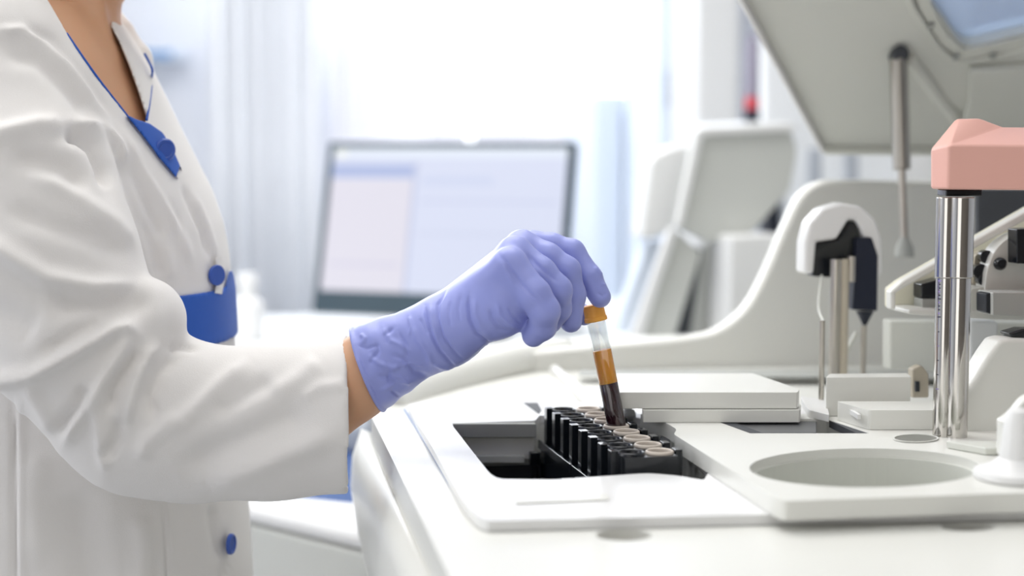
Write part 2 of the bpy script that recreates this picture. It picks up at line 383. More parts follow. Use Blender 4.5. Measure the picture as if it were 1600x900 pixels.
# ============================================================ bench and monitor
bd = empty('lab_bench', W2(600, 3.2, 0), 'long white lab bench carrying the monitor', 'bench')
y0 = W(600, 500, 2.9).y
bx0, bx1 = W(150, 500, 2.9).x, W(905, 500, 2.9).x
box('worktop', (bx0, y0-.15, .90), (bx1, y0+.75, .94), M['bench'], bd, bevel=.01)
box('cabinet_front', (bx0+.03, y0+.0, .08), (bx1-.03, y0+.70, .90), M['bench'], bd, bevel=.005)
mo = empty('computer_monitor', W2(690, 3.2, .94), 'flat computer monitor with dark frame and lit lavender screen', 'monitor')
def mon():
    yaw = math.radians(20); tilt = math.radians(14); c = W(688, 357, 3.15)
    R = Matrix.Rotation(-HEAD-yaw, 3, 'Z') @ Matrix.Rotation(-tilt, 3, 'X')
    w, h = .262, .176
    def Q(x, y, z): return c+R @ Vector((x, y, z))
    def quad(x0, x1, z0, z1, y): return [Q(x0, y, z0), Q(x1, y, z0), Q(x1, y, z1), Q(x0, y, z1)]
    ex = R @ Vector((0, .03, 0))
    prism('bezel', [quad(-w, w, -h, h, 0), quad(-w+.011, w-.011, -h+.046, h-.012, 0)], ex, M['frame'], mo, bevel=.003)
    prism('back_cover', [quad(-w+.004, w-.004, -h+.004, h-.004, .0305)], R @ Vector((0, .02, 0)), M['frame'], mo, bevel=.01)
    me = bpy.data.meshes.new('screen'); me.from_pydata([p[:] for p in quad(-w+.010, w-.010, -h+.045, h-.011, .004)], [], [(0, 1, 2, 3)])
    uv = me.uv_layers.new(); 
    for i, c_ in enumerate(((0, 0), (1, 0), (1, 1), (0, 1))): uv.data[i].uv = c_
    s = link('screen', me, M['screen'], mo); so = s.modifiers.new('s', 'SOLIDIFY'); so.thickness = .004; so.offset = -1
    b = Q(0, .055, -.02); cyl('stand_neck', (b.x, b.y+.02, .955), (b.x, b.y+.02, b.z), .022, M['frame'], mo)
    cyl('stand_base', (b.x, b.y, .9405), (b.x, b.y, .958), .12, M['frame'], mo, bevel=.004)
mon()
# small things on the bench, left of the monitor
def jar(px, d, r, h, m, name, label, cat):
    p = Vector(W2(px, d, .9405)); e = empty(name, p, label, cat)
    cyl('body', p, p+Vector((0, 0, h)), r, m, e, prof=[(0, r*.9), (.04, r), (.72, r), (.84, r*.55), (1, r*.5)])
    cyl('cap', p+Vector((0, 0, h+.0005)), p+Vector((0, 0, h+.03)), r*.6, M['white'], e, bevel=.003)
jar(384, 3.1, .032, .10, M['white'], 'reagent_bottle', 'round white reagent bottle on the bench just right of the coat', 'bottle')
bf = empty('wall_box', W2(245, 5.7, 1.6), 'blue box mounted on the wall behind the shoulder of the coat', 'box')
q = W(245, 84, 5.5); box('body', (q.x-.10, q.y, q.z-.02), (q.x+.10, 5.9, q.z+.02), M['cab'], bf, bevel=.01); box('front_strip', (q.x-.08, q.y-.01, q.z-.012), (q.x+.05, q.y-.0005, q.z+.008), mat('box_blue', (.10, .3, .62), .5), bf)
# ============================================================ second analyzer behind
an2 = empty('second_analyzer', W2(1080, 2.8, 0), 'white analyzer with its grey cover raised, behind the blood sample machine', 'lab machine')
D2 = 2.7
plate('cover', [(1093, 206, 6), (1236, 200, 16), (1246, 235, 10), (1236, 296, 10), (1178, 362, 20), (1140, 384, 14), (1108, 378, 12), (1062, 356, 4)], D2, .05, M['lgrey'], an2, bevel=.004)
plate('cover_edge', [(1087, 205), (1100, 198), (1238, 192), (1247, 202), (1240, 205), (1100, 212), (1068, 352), (1055, 356)], D2-.012, .011, M['white'], an2, bevel=.003)
plate('side_wing', [(1018, 244, 12), (1050, 230, 8), (1084, 226), (1056, 350), (1030, 372, 10), (1000, 374, 10)], D2+.10, .08, M['white'], an2, bevel=.01)
plate('support_leg', [(1055, 358), (1080, 380), (1096, 396), (1052, 535), (990, 535)], D2+.02, .05, M['lgrey'], an2, bevel=.004)
plate('support_edge', [(1046, 356), (1060, 358), (1002, 536), (984, 536)], D2, .019, M['white'], an2, bevel=.003)
plate('support_leg', [(1010, 378), (1040, 378), (990, 536), (955, 536)], D2+.14, .05, M['cab'], an2, bevel=.004)
plate('leg_gap_shade', [(1080, 384), (1106, 392), (1092, 540), (1040, 540)], D2+.10, .02, M['charcoal'], an2)  # charcoal sheet painting the shade in the gap beside the leg
plate('rear_panel', [(1104, 380), (1146, 380), (1142, 540), (1080, 540)], D2+.08, .019, M['lgrey'], an2)
plate('front_door', [(1142, 370, 6), (1220, 366, 6), (1220, 560), (1138, 560)], D2-.05, .12, M['white'], an2, bevel=.01)
plate('pump_housing', [(1190, 300, 6), (1226, 296, 6), (1228, 366), (1186, 366)], D2+.12, .05, M['shelf'], an2, bevel=.004)
plate('motor', [(1202, 320, 5), (1218, 316, 5), (1220, 364), (1200, 364)], D2+.06, .05, M['navy'], an2, bevel=.004)
plate('rear_column', [(1192, -60), (1520, -60), (1520, 560), (1192, 560)], D2+.55, .03, M['bench'], an2, bevel=.01)
for (x0, x1, y0_, y1_, mm) in ((1266, 1284, 232, 300, 'shelf'), (1322, 1342, 238, 300, 'shelf'), (1408, 1480, 240, 300, 'white')):
    plate('vent_panel', [(x0, y0_), (x1, y0_), (x1, y1_), (x0, y1_)], D2+.53, .018, M[mm], an2, bevel=.003)
aa = W(1130, 600, D2); bb = W(1600, 600, D2)
box('base_cabinet', (W(984, 540, D2).x, aa.y-.05, .05), (bb.x, aa.y+.85, W(1000, 536, D2).z), M['bench'], an2, bevel=.01)
bt = empty('wash_bottle', W(1175, 190, 3.1), 'slim mauve bottle with red collar beside the white pillar', 'bottle')
def cv(name, y0_, y1_, r, m, px=1175, d=3.1): cyl(name, W(px, y1_, d), Vector((W(px, y1_, d).x, W(px, y1_, d).y, W(px, y0_, d).z)), r, M[m], bt, bevel=.002)
cv('base', 172, 191, .015, 'navy'); cv('collar', 152, 171.8, .014, 'red'); cv('body', 66, 151.8, .013, 'mauve'); cv('top', 52, 65.8, .008, 'mauve')
q = W(1175, 191.3, 3.1); ql = W(1150, 191.3, 3.1); qr = W(1215, 191.3, 3.1)
box('wall_shelf', (ql.x, q.y-.05, q.z-.02), (qr.x, q.y+.35, q.z), M['bench'], bevel=.004, label='short white shelf under the mauve bottle', cat='shelf')
# ============================================================ low white cabinet and blue chair, lower left
lc = empty('trolley_cabinet', W(470, 900, 2.1), 'white rounded drawer trolley behind the coat sleeve', 'trolley')
def trolley():
    zt = W(400, 778, 2.1).z; P = [G(372, 783, zt), G(600, 836, zt), G(640, 792, zt), G(330, 762, zt)]
    lc.location = (P[0].x, P[0].y, 0)
    prism('worktop', [[P[0], P[1], P[2], P[3]]], (0, 0, -.028), M['white'], lc, bevel=.013, seg=5)
    c = (P[0]+P[1]+P[2]+P[3])/4; Q = [c.lerp(p, .96) for p in P]
    for q in Q: q.z = zt-.0285
    prism('body', [Q], (0, 0, -(zt-.0285-.06)), M['lgrey'], lc, bevel=.006)
    for k in range(2):
        a = Q[0].lerp(Q[1], .08+.48*k); b = Q[0].lerp(Q[1], .44+.48*k)
        n = (Q[1]-Q[0]).cross(Vector((0, 0, 1))).normalized()*.012
        z1 = zt-.30; pts = [Vector((a.x, a.y, z1)), Vector((b.x, b.y, z1)), Vector((b.x, b.y, z1-.25)), Vector((a.x, a.y, z1-.25))]
        prism('drawer', [pts], n, M['shell2'], lc, bevel=.003)
trolley()
ch = empty('lab_stool', W2(500, 2.45, 0), 'blue upholstered lab chair behind the white trolley', 'chair')
c = W(500, 770, 2.45); c.z = 0
zt = W(500, 740, 2.45).z
bm = bmesh.new(); cyl_bm(bm, (c.x, c.y, zt-.09), (c.x, c.y, zt), .26, n=40, r_prof=[(0, .20), (.1, .235), (.5, .25), (.9, .24), (1, .20)])
link('seat', bm_mesh(bm), M['deepblue'], ch, smooth=True)
cyl('column', (c.x, c.y, .06), (c.x, c.y, zt-.0905), .025, M['strut'], ch)
for k in range(5):
    a = 2*math.pi*k/5; tube('leg', [(c.x, c.y, .09), (c.x+.27*math.cos(a), c.y+.27*math.sin(a), .07)], [.022, .015], M['charcoal'], ch)
    cyl('caster', (c.x+.27*math.cos(a)-.012, c.y+.27*math.sin(a), .03), (c.x+.27*math.cos(a)+.012, c.y+.27*math.sin(a), .03), .03, M['charcoal'], ch, bevel=.004)
prism('backrest', [[W(420, 655, 2.62), W(580, 660, 2.62), W(578, 712, 2.62), W(425, 705, 2.62)]], FH*.05, M['shelf'], ch, bevel=.015)
# ============================================================ the main analyzer
an = empty('blood_analyzer', (.45, 1.5, 0), 'large cream white blood analyzer with sunken rack bay and round well', 'lab machine')
A = G(580, 650, T); B = G(704, 905, T); dr = (B-A).normalized(); Bn = B+dr*.35          # left rim of the deck
far_y = A.y+.62; XR = 1.35
pocket = rnd([(704, 661, 8), (836, 657, 2), (843, 649, 2), (985, 650, 3), (1044, 664, 4), (1108, 736, 6), (1100, 750, 4), (1060, 743, 12), (1012, 739, 14), (940, 744, 14), (868, 749, 8), (772, 748, 16)], 5)
slot = [(1106, 653), (1292, 655), (1359, 677), (1172, 677)]
well = ell(1352, 731, 181, 30.5, 64)
ZP = T+.008; ZB = T+.022
def onT(pts, z): return [G(p[0], p[1], z) for p in pts]
# the deck: outline with an open bay where the well, the slot and the rack bay go down
bay0 = [G(p[0], p[1], ZP) for p in pocket]
deck_out = [A, Bn, Vector((XR, Bn.y, T)), Vector((XR, far_y, T)), Vector((A.x+.25, far_y, T)), Vector((A.x+.09, far_y-.22, T)), Vector((A.x+.01, A.y+.10, T))]
hole1 = [Vector((p.x, p.y, T)) for p in bay0]
wc = onT(well, ZB); cw = sum(wc, Vector())/len(wc); hole2 = [Vector((p.x, p.y, T)) for p in wc]
hs = onT(slot, ZB); hole3 = [Vector((p.x, p.y, T)) for p in hs]
screws = [(975, 836, 44, 9), (1512, 823, 42, 7)]
sh = [[G(p.x, p.y, T) for p in ell(*s, 24)] for s in screws]
prism('deck', [deck_out, hole1, hole2, hole3]+sh, (0, 0, -.028), M['shell'], an, bevel=.007, seg=4)
for s in sh:
    c = sum(s, Vector())/len(s); rs = [Vector((c.x+(p.x-c.x)*1.03, c.y+(p.y-c.y)*1.03, T-.0285)) for p in s]
    prism('screw_recess', [rs], (0, 0, -.004), mat('screw_recess', (.22, .17, .11), .5), an)
    cyl('screw', (c.x, c.y, T-.028), (c.x, c.y, T-.014), .008, M['steel'], an, bevel=.002)
# side and carcass under the deck
def side():
    bm = bmesh.new(); n = 24; rows = []
    prof = [(.001, -.0285), (-.008, -.055), (-.010, -.085), (-.004, -.13), (.012, -.20), (.035, -.32), (.05, -.6), (.05, -1.045)]
    for dx, dz in prof:
        rows.append([bm.verts.new(Vector((A.x+dx, A.y+.08, T+dz)).lerp(Vector((Bn.x+dx, Bn.y, T+dz)), i/n)) for i in range(n+1)])
    for a, b in zip(rows, rows[1:]):
        for i in range(n): bm.faces.new((a[i], a[i+1], b[i+1], b[i]))
    o = link('side_panel', bm_mesh(bm), M['shell'], an, smooth=True); s = o.modifiers.new('s', 'SOLIDIFY'); s.thickness = .012; s.offset = 0
side()
# moulded handle relief on the side
def relief():
    # lens shaped grip standing slightly proud of the side
    bm = bmesh.new(); pts = []
    for (t, z) in ((.20, -.10), (.26, -.13), (.33, -.17), (.40, -.215), (.405, -.225), (.36, -.225), (.27, -.20), (.22, -.16)):
        p = A.lerp(Bn, t); pts.append(Vector((p.x-.014+.012*abs(z)/.2, p.y, T+z)))
    prism_bm(bm, [pts], (.01, 0, 0)); link('side_grip', bm_mesh(bm), M['shell'], an, bevel=.004)
relief()
bm = bmesh.new()
prism_bm(bm, [[(A.x+.10, far_y-.24, .02), (A.x+.10, far_y-.24, T-.03), (A.x+.10, far_y-.03, T-.03), (A.x+.10, far_y-.03, .02)]], (XR-A.x-.12, 0, 0))
prism_bm(bm, [[(XR-.04, Bn.y, .02), (XR-.04, Bn.y, T-.03), (XR-.04, far_y-.25, T-.03), (XR-.04, far_y-.25, .02)]], (.03, 0, 0))
prism_bm(bm, [[(Bn.x+.07, Bn.y+.002, .02), (Bn.x+.07, Bn.y+.002, T-.03), (XR-.05, Bn.y+.002, T-.03), (XR-.05, Bn.y+.002, .02)]], (0, .02, 0))
prism_bm(bm, [[(A.x+.10, A.y+.06, .001), (XR-.06, A.y+.06, .001), (XR-.06, Bn.y+.03, .001), (Bn.x+.08, Bn.y+.03, .001)]], (0, 0, .05))
link('carcass', bm_mesh(bm), M['shell2'], an)
# raised deck panel with the rack bay cut through
pan_px = [(636, 632, 8), (700, 622, 6), (830, 626, 6), (1000, 632, 5), (1700, 640, 5), (1900, 790, 5), (1560, 797, 3), (1224, 803, 3), (752, 814, 18), (728, 790, 14)]
pan = [G(p[0], p[1], ZP) for p in rnd(pan_px, 5)]
prism('deck_panel', [pan, bay0, [Vector((p.x, p.y, ZP)) for p in wc], [Vector((p.x, p.y, ZP)) for p in hs]], (0, 0, -.0075), M['white'], an, bevel=.003)
tube('panel_groove', [G(x, y, T+.0008) for x, y in ((632, 640), (650, 668), (672, 704), (694, 742), (712, 772), (724, 792))], .0013, mat('groove_blue_reflection', (.22, .30, .48), .3), an)  # blue of this tube paints the reflection along the groove
# raised rib and small strips on the panel's front
blk('label_strip', [(802, 772, 2), (950, 771, 2), (952, 780, 2), (806, 786, 2)], ZP+.0012, .0010, M['shell'], an, bevel=.0005)
# rack bay lining
cen = sum(bay0, Vector())/len(bay0)
def ringwall(name, scale, z1, z0, m, th=.004):
    a = [Vector((cen.x+(p.x-cen.x)*scale, cen.y+(p.y-cen.y)*scale, z1)) for p in bay0]
    b = [Vector((cen.x+(p.x-cen.x)*(scale+.03), cen.y+(p.y-cen.y)*(scale+.03), z1)) for p in bay0]
    return prism(name, [b, a], (0, 0, z0-z1), m, bay, 0)
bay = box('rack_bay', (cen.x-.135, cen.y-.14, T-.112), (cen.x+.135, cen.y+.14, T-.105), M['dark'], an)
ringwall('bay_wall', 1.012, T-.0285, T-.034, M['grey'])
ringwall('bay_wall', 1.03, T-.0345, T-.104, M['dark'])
q0 = W(745, 718, 1.49); q1 = W(838, 718, 1.49)
ysl = G(770, 660, ZP).y-.003
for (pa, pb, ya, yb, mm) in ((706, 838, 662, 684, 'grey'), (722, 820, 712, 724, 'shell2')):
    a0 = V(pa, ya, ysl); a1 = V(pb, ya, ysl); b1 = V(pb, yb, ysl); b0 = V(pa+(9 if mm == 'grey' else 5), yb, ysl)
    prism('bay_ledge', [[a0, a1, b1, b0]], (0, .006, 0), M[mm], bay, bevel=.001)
# raised block with the round well and the slot
blk_px = [(1048, 676, 10), (1064, 668, 8), (1008, 648, 2), (1110, 645), (1380, 645), (1900, 645), (1900, 765), (1560, 771, 4), (1226, 782, 12), (1205, 776, 10), (1060, 684, 10)]
blk_px = [(1052, 678, 8), (1058, 671, 6), (1040, 660, 6), (1000, 647, 2), (1900, 645), (1900, 765), (1560, 771, 4), (1226, 783, 14), (1212, 778, 8)]
bp = [G(p[0], p[1], ZB) for p in rnd(blk_px, 5)]
prism('well_block', [bp, wc, hs], (0, 0, -(ZB-ZP-.0003)), M['shell'], an, bevel=.006, seg=4)
# well: wall and floor
def well_wall():
    bm = bmesh.new(); n = len(wc); rings = []
    for s, z in ((1.0, ZB-.008), (1.0, T-.10), (1.03, T-.10), (1.03, T-.029)):
        pass
    a = [Vector((cw.x+(p.x-cw.x)*.998, cw.y+(p.y-cw.y)*.998, ZB-.007)) for p in wc]; b = [Vector((cw.x+(p.x-cw.x)*.965, cw.y+(p.y-cw.y)*.965, ZB-.007)) for p in wc]
    prism_bm(bm, [a, b], (0, 0, -.10)); link('round_well', bm_mesh(bm), M['shell2'], an, smooth=False)
    prism('well_floor', [[Vector((p.x, p.y, ZB-.1075)) for p in a]], (0, 0, -.006), M['lgrey'], an)
well_wall()
# slot inlays: dark left strip, grey slab, navy right strip
blk('slot_floor', [(1085, 649), (1315, 651), (1385, 684), (1160, 684)], ZB-.030, .004, M['navy'], an)
blk('slot_slab', [(1130, 655.5), (1276, 656.5), (1276, 676.0), (1178, 676.0)], ZB-.002, .016, mat('slot_grey', (.13, .135, .14), .4), an, bevel=.001)
blk('slot_edge', [(1108, 653.4), (1130, 653.8), (1192, 676.6), (1172, 676.6)], ZB-.0005, .006, M['charcoal'], an)
blk('slot_edge', [(1292, 655.4), (1313, 655.4), (1357, 676.6), (1338, 676.6)], ZB-.0005, .006, M['charcoal'], an)
# flat dark sheet painting the gap's shade between rack bay and block
blk('bay_gap_shade', [(1036, 672), (1056, 671), (1040, 700), (1030, 690)], ZP+.001, .0008, M['dark'], an)
# low slabs behind the slot
blk('front_slab', [(1003, 628, 4), (1236, 627, 4), (1252, 632, 3), (1250, 641, 2), (1004, 641, 2)], ZB+.011, .0108, M['shell'], an, bevel=.0035)
blk('rear_slab', [(940, 584, 3), (1176, 583, 3), (1250, 608, 5), (1246, 613, 2), (968, 613, 2)], ZB+.026, .0145, M['shell'], an, bevel=.004)
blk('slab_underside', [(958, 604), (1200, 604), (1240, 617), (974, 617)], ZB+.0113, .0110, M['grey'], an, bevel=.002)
blk('deck_notch_shade', [(818, 629), (840, 629), (846, 640), (842, 646)], ZP+.0007, .0006, M['dark'], an)  # thin dark patch standing in for the shade of a notch
# grey strip laid flat to paint the shade before the back guard
blk('rear_gap_shade', [(905, 578), (1640, 576), (1640, 592), (905, 586)], ZP+.0012, .001, M['grey'], an)
# back guard: swept fin
YG = G(1000, 577, T).y
g = smooth_path([Vector((x, y, 0)) for x, y in ((700, 588), (800, 556), (880, 545), (980, 536), (1080, 526), (1125, 514), (1165, 482), (1195, 430), (1228, 352), (1252, 306), (1278, 286), (1310, 281), (1400, 282))], 5)
gp = [(p.x, p.y) for p in g]+[(1900, 282), (1900, 590), (860, 590), (700, 612)]
plate('back_guard', gp, W(700, 588, (YG)/1.0/ray(700, 588).y).length*0+YG/ray(700, 588).y, .03, M['shell'], an, bevel=.008)
# the low rim running forward from the guard to the left corner
rim = []
for (x, y, z) in ((740, 582, .028), (690, 600, .020), (640, 617, .012), (600, 634, .006), (582, 645, .001)):
    pass
tube('left_rim', smooth_path([G(884, 553, T+.012), G(800, 568, T+.010), G(720, 590, T+.006), G(650, 614, T+.002), G(604, 636, T-.003)], 5), [.020]*21, M['shell'], an, n=16)
tube('corner_bead', smooth_path([G(866, 578, T+.004), G(895, 602, T+.004), G(930, 632, T+.006), G(985, 648, T+.010)], 5), .006, M['white'], an, n=12)
# boxes at the right
blk('reagent_box', [(1296, 584, 3), (1418, 583, 3), (1424, 589, 2), (1290, 590, 2)], ZB+.035, .0348, M['shell'], an, bevel=.004)
cf = blk('cartridge_box', [(1308, 627, 2), (1480, 627, 2), (1484, 641, 2), (1358, 641, 3)], ZB+.017, .0168, M['shell'], an, bevel=.002)
zz = ZB+.009; s0 = G(1317, 636, zz); s1 = G(1345, 655, zz); prism('slot_handle', [[s0, s1, s1+Vector((-.003, 0, 0)), s0+Vector((-.003, 0, 0))]], (0, 0, .004), M['white'], cf)
blk('side_ramp', [(1250, 618, 4), (1290, 625, 2), (1296, 648, 2), (1262, 640, 6)], ZB+.007, .0068, M['white'], an, bevel=.003)
def clamp():
    o = plate('hose_clamp', [(1426, 577, 3), (1440, 570, 5), (1452, 584, 3), (1452, 622), (1426, 622)], 1.50, .012, M['beige'], an, bevel=.002)
    plate('clamp_hole_shade', [(1431, 596), (1437, 596), (1437, 612), (1431, 612)], 1.497, .0025, M['dark'], o)  # dark plate on the face paints the hole's shaded inside
clamp()
# small port at the foot of the column; grey disc paints the shade inside
h1 = onT(ell(1431, 684, 36, 6.2, 28), ZB+.0012); prism('port_rim', [h1, [sum(h1, Vector())/28+(p-sum(h1, Vector())/28)*.93 for p in h1]], (0, 0, -.001), M['shell'], an)
prism('port_shade', [[Vector((p.x, p.y, ZB+.0006)) for p in h1]], (0, 0, -.0004), mat('port_shade_grey', (.2, .2, .18), .4), an)
# platform step to the right
blk('column_platform', [(1478, 689), (1567, 689), (1567, 700), (1540, 700)], ZB+.006, .0058, M['shell2'], an, bevel=.001)
# ---- steel column and pink arm
arm = empty('dispensing_arm', G(1487, 683, ZB), None, None); arm.parent = an; arm.matrix_parent_inverse = abs_m(an).inverted()
b1 = G(1471.5, 681, ZB); b2 = G(1493, 684, ZB-.001)
def up(p, py, px=None):
    d = (p-CAM).dot(FW); return (p.x, p.y, W(1490, py, d).z)
for (p, r, zs) in ((b1, .0078, ZB), (b2, .0095, ZB)):
    base = Vector((p.x, p.y, ZB)); top = Vector(up(p, 306)); mid = Vector(up(p, 432)); tl = top.z-.0005
    c = cyl('guide_rod', base, (base.x, base.y, mid.z-.0003), r, M['chrome'], arm, n=40)
    cyl('upper_sleeve', (base.x, base.y, mid.z), (base.x, base.y, tl), r*1.13, M['chrome'], arm, n=40, bevel=.0008)
    if p is b1:
        for i in range(34):
            z = ZB+.04+i*.0030; ln = .0030 if i % 5 == 0 else .0017
            dirv = (CAM-base); dirv.z = 0; dirv.normalize(); sd = Vector((-dirv.y, dirv.x, 0))
            cc = base+dirv*(r*.78)-sd*(r*.62)*-1; a_ = math.atan2(dirv.y, dirv.x)
            sgn = -1
            pp = base+(dirv*math.cos(.62)+sd*math.sin(.62)*sgn)*(r+.00012); pp.z = z
            tg = (dirv*-math.sin(.62)*sgn*-1+sd*math.cos(.62)*-1)
            if 20 <= i <= 33 or i % 4 == 0:
                prism('scale_mark', [[pp-tg*ln/2, pp+tg*ln/2, pp+tg*ln/2+Vector((0, 0, .0011 if i > 19 else .0006)), pp-tg*ln/2+Vector((0, 0, .0011 if i > 19 else .0006))]], (pp-base).normalized()*.0001*0+dirv*.0001, M['ink'] if i % 3 else M['purple'], c)
bc = (b1+b2)/2
d3 = (bc-CAM).dot(FW)
cl = prism('collar', [[Vector((W(x, 306, d3).x, W(x, 306, d3).y, W(x, 306, d3).z))+FH*o_ for x, o_ in ((1472, -.012), (1528, -.012), (1530, -.004), (1530, .016), (1472, .016), (1470, 0))]], (0, 0, .0055), M['black'], arm, bevel=.001)
def pink():
    bm = bmesh.new(); d0 = d3-.035; d1 = d3+.055; P = lambda x, y, d: bm.verts.new(W(x, y, d))
    # front ring (nearest face), left chamfer, back; levels: bottom, shoulder, top
    bot = [P(1455, 295, d1), P(1455, 295, d0+.02), P(1480, 296, d0), P(2000, 300, d0), P(2000, 300, d1)]
    sh_ = [P(1455, 236, d1), P(1455, 233, d0+.02), P(1482, 226, d0), P(2000, 229, d0), P(2000, 226, d1)]
    m1 = [P(1493, 188, d1-.01), P(1493, 187, d0+.042), P(1496, 186, d0+.036)]
    tp = [P(1530, 185, d0+.036), P(1536, 187, d1-.01), P(1560, 199, d0+.036), P(1560, 199, d1-.01), P(2000, 203, d0+.036), P(2000, 203, d1-.01)]
    bm.faces.new(bot)
    for i in range(5):
        if i == 3: bm.faces.new((bot[3], bot[4], sh_[4], sh_[3])); continue
        bm.faces.new((bot[i], bot[(i+1) % 5], sh_[(i+1) % 5], sh_[i]))
    bm.faces.new((sh_[0], sh_[1], m1[1], m1[0])); bm.faces.new((sh_[1], sh_[2], m1[2], m1[1]))
    bm.faces.new((sh_[2], m1[2], tp[0])); bm.faces.new((sh_[2], tp[0], tp[2])); bm.faces.new((sh_[2], tp[2], tp[4], sh_[3]))
    bm.faces.new((m1[0], m1[1], m1[2], tp[0], tp[1])); bm.faces.new((tp[0], tp[1], tp[3], tp[2])); bm.faces.new((tp[2], tp[3], tp[5], tp[4]))
    bm.faces.new((sh_[3], tp[4], tp[5], sh_[4])); bm.faces.new((sh_[0], m1[0], tp[1], tp[3], tp[5], sh_[4]))
    link('arm_cover', bm_mesh(bm), M['pink'], arm, bevel=.0022)
pink()
# ---- bracket shelf and mechanism at the right
DB = 1.47
br = plate('bracket_shelf', [(1420, 491, 3), (1420, 484, 3), (1440, 483), (1900, 494), (1900, 506), (1560, 500)], DB-.02, .05, M['shell'], an, bevel=.002)
plate('bracket_arm', [(1394, 452, 3), (1410, 440, 4), (1900, 160), (1900, 200), (1600, 362), (1458, 436, 6), (1440, 444, 6), (1440, 482), (1394, 484)], DB+.02, .02, M['yellow'], an, bevel=.003)
plate('bracket_edge', [(1392, 456, 2), (1412, 438, 3), (1900, 160), (1900, 172), (1600, 346), (1420, 446), (1400, 458), (1400, 484), (1392, 484)], DB-.015, .012, M['shell'], an, bevel=.002)
plate('drive_block', [(1440, 444, 2), (1470, 436), (1470, 466), (1440, 466)], DB+.0, .019, M['black'], an, bevel=.002)
plate('drive_block', [(1441, 467, 2), (1470, 467), (1470, 482), (1441, 482)], DB+.0, .019, M['grey'], an, bevel=.002)
mp = plate('motor_plate', [(1539, 452, 3), (1541, 425, 12), (1556, 385, 22), (1590, 362, 16), (1700, 356), (1700, 456), (1539, 456, 2)], DB-.01, .02, M['shell'], an, bevel=.002)
sc0 = W(1562, 412, DB-.012); cyl('plate_screw', sc0, sc0-FH*.006, .0058, M['black'], mp, prof=[(0, .0058), (.5, .0058), (1, .004)], bevel=0)
plate('sensor_block', [(1589, 358, 2), (1700, 352), (1700, 412), (1589, 412, 2)], DB-.03, .018, M['black'], an, bevel=.002)
plate('valve_box', [(1551, 457, 3), (1700, 457), (1700, 494), (1551, 493, 3)], DB-.05, .03, M['lgrey'], an, bevel=.003)
plate('valve_box_end', [(1541, 459, 2), (1551, 457), (1551, 492), (1541, 488, 2)], DB-.046, .02, M['dark'], an, bevel=.001)
plate('hose_fitting', [(1517, 452, 4), (1536, 448, 4), (1546, 466, 4), (1540, 491, 3), (1516, 491, 2)], DB-.01, .03, M['shell2'], an, bevel=.004)
plate('hose_fitting', [(1524, 398, 5), (1542, 392, 5), (1540, 446), (1520, 446, 5)], DB+.01, .02, M['beige'], an, bevel=.004)
for (x, y, r) in ((1527, 423, .007), (1536, 400, .006), (1531, 436, .005)):
    c = W(x, y, DB+.008); cyl('roller', c, c-FH*.012, r, M['black'], an, bevel=.001)
plate('inner_panel', [(1528, 296), (1900, 296), (1900, 420), (1528, 400)], DB+.20, .01, M['charcoal'], an, bevel=.002)
plate('rear_bulkhead', [(1390, 500), (1900, 508), (1900, 600), (1390, 578)], DB+.10, .02, M['shell2'], an, bevel=.003)
plate('rear_bulkhead_post', [(1516, 500), (1560, 502), (1560, 640), (1516, 640)], DB+.04, .03, M['bench'], an, bevel=.003)
# moulded right housing
hz = plate('right_housing', [(1500, 690), (1508, 612), (1524, 592, 10), (1545, 555, 20), (1562, 532, 5), (1574, 529, 5), (1900, 540), (1900, 690)], 1.36, .03, M['shell'], an, bevel=.005)
plate('housing_insert', [(1576, 521), (1600, 514), (1900, 514), (1900, 532), (1586, 531)], 1.37, .02, M['black'], an, bevel=.002)
plate('front_housing', [(1567, 714), (1567, 658, 3), (1585, 645, 16), (1604, 620, 10), (1900, 560), (1900, 720)], 1.22, .012, M['shell'], an, bevel=.003)
# white knob, near right
kb = G(1590, 748, ZB); cyl('knob', kb, kb+Vector((0, 0, .052)), .03, M['white'], an, prof=[(0, .030), (.05, .032), (.12, .031), (.2, .020), (.3, .0135), (.85, .0105), (.96, .008), (1, .003)], n=36)
# ---- sampling probe tower
pt = empty('probe_tower', W(1318, 600, 1.62), None, None); pt.parent = an; pt.matrix_parent_inverse = abs_m(an).inverted()
DT = 1.62
hood = [(1257, 428), (1258, 380), (1266, 348), (1286, 326), (1316, 317), (1345, 322), (1368, 342), (1378, 372), (1380, 430), (1366, 436), (1364, 398), (1352, 378), (1345, 358), (1337, 344), (1326, 344), (1308, 374), (1276, 378), (1272, 428)]
plate('hood', hood, DT, .028, M['white'], pt, bevel=.006, seg=4)
plate('hood_back', [(1262, 385), (1275, 350), (1316, 330), (1360, 350), (1374, 390), (1374, 428), (1268, 428)], DT+.029, .006, M['white'], pt)
plate('head_block', [(1274, 378, 2), (1310, 376), (1326, 346), (1340, 346), (1346, 400), (1345, 436), (1270, 432)], DT+.004, .020, M['black'], pt, bevel=.002)
plate('syringe_block', [(1340, 372, 4), (1362, 370, 5), (1372, 400), (1371, 486, 2), (1332, 484, 2), (1336, 430)], DT+.002, .02, M['navy'], pt, bevel=.002)
def vrod(name, px, y0_, y1_, d, r, m, **k):
    a = W(px, y1_, d); return cyl(name, a, (a.x, a.y, W(px, y0_, d).z), r, M[m], pt, **k)
vrod('syringe_tip', 1351, 486.3, 508, DT+.018, .008, 'navy', prof=[(0, .002), (.3, .004), (1, .009)])
vrod('needle', 1348, 508.3, 600, DT+.018, .003, 'steel')
vrod('lift_rod', 1303, 404, 600, DT+.002, .0058, 'steel'); vrod('lift_rod', 1314, 404, 600, DT+.006, .0062, 'beige')
vrod('lift_rod', 1330, 400, 440, DT-.002, .004, 'steel')
vrod('probe', 1283, 500, 624, DT-.13, .0026, 'steel')
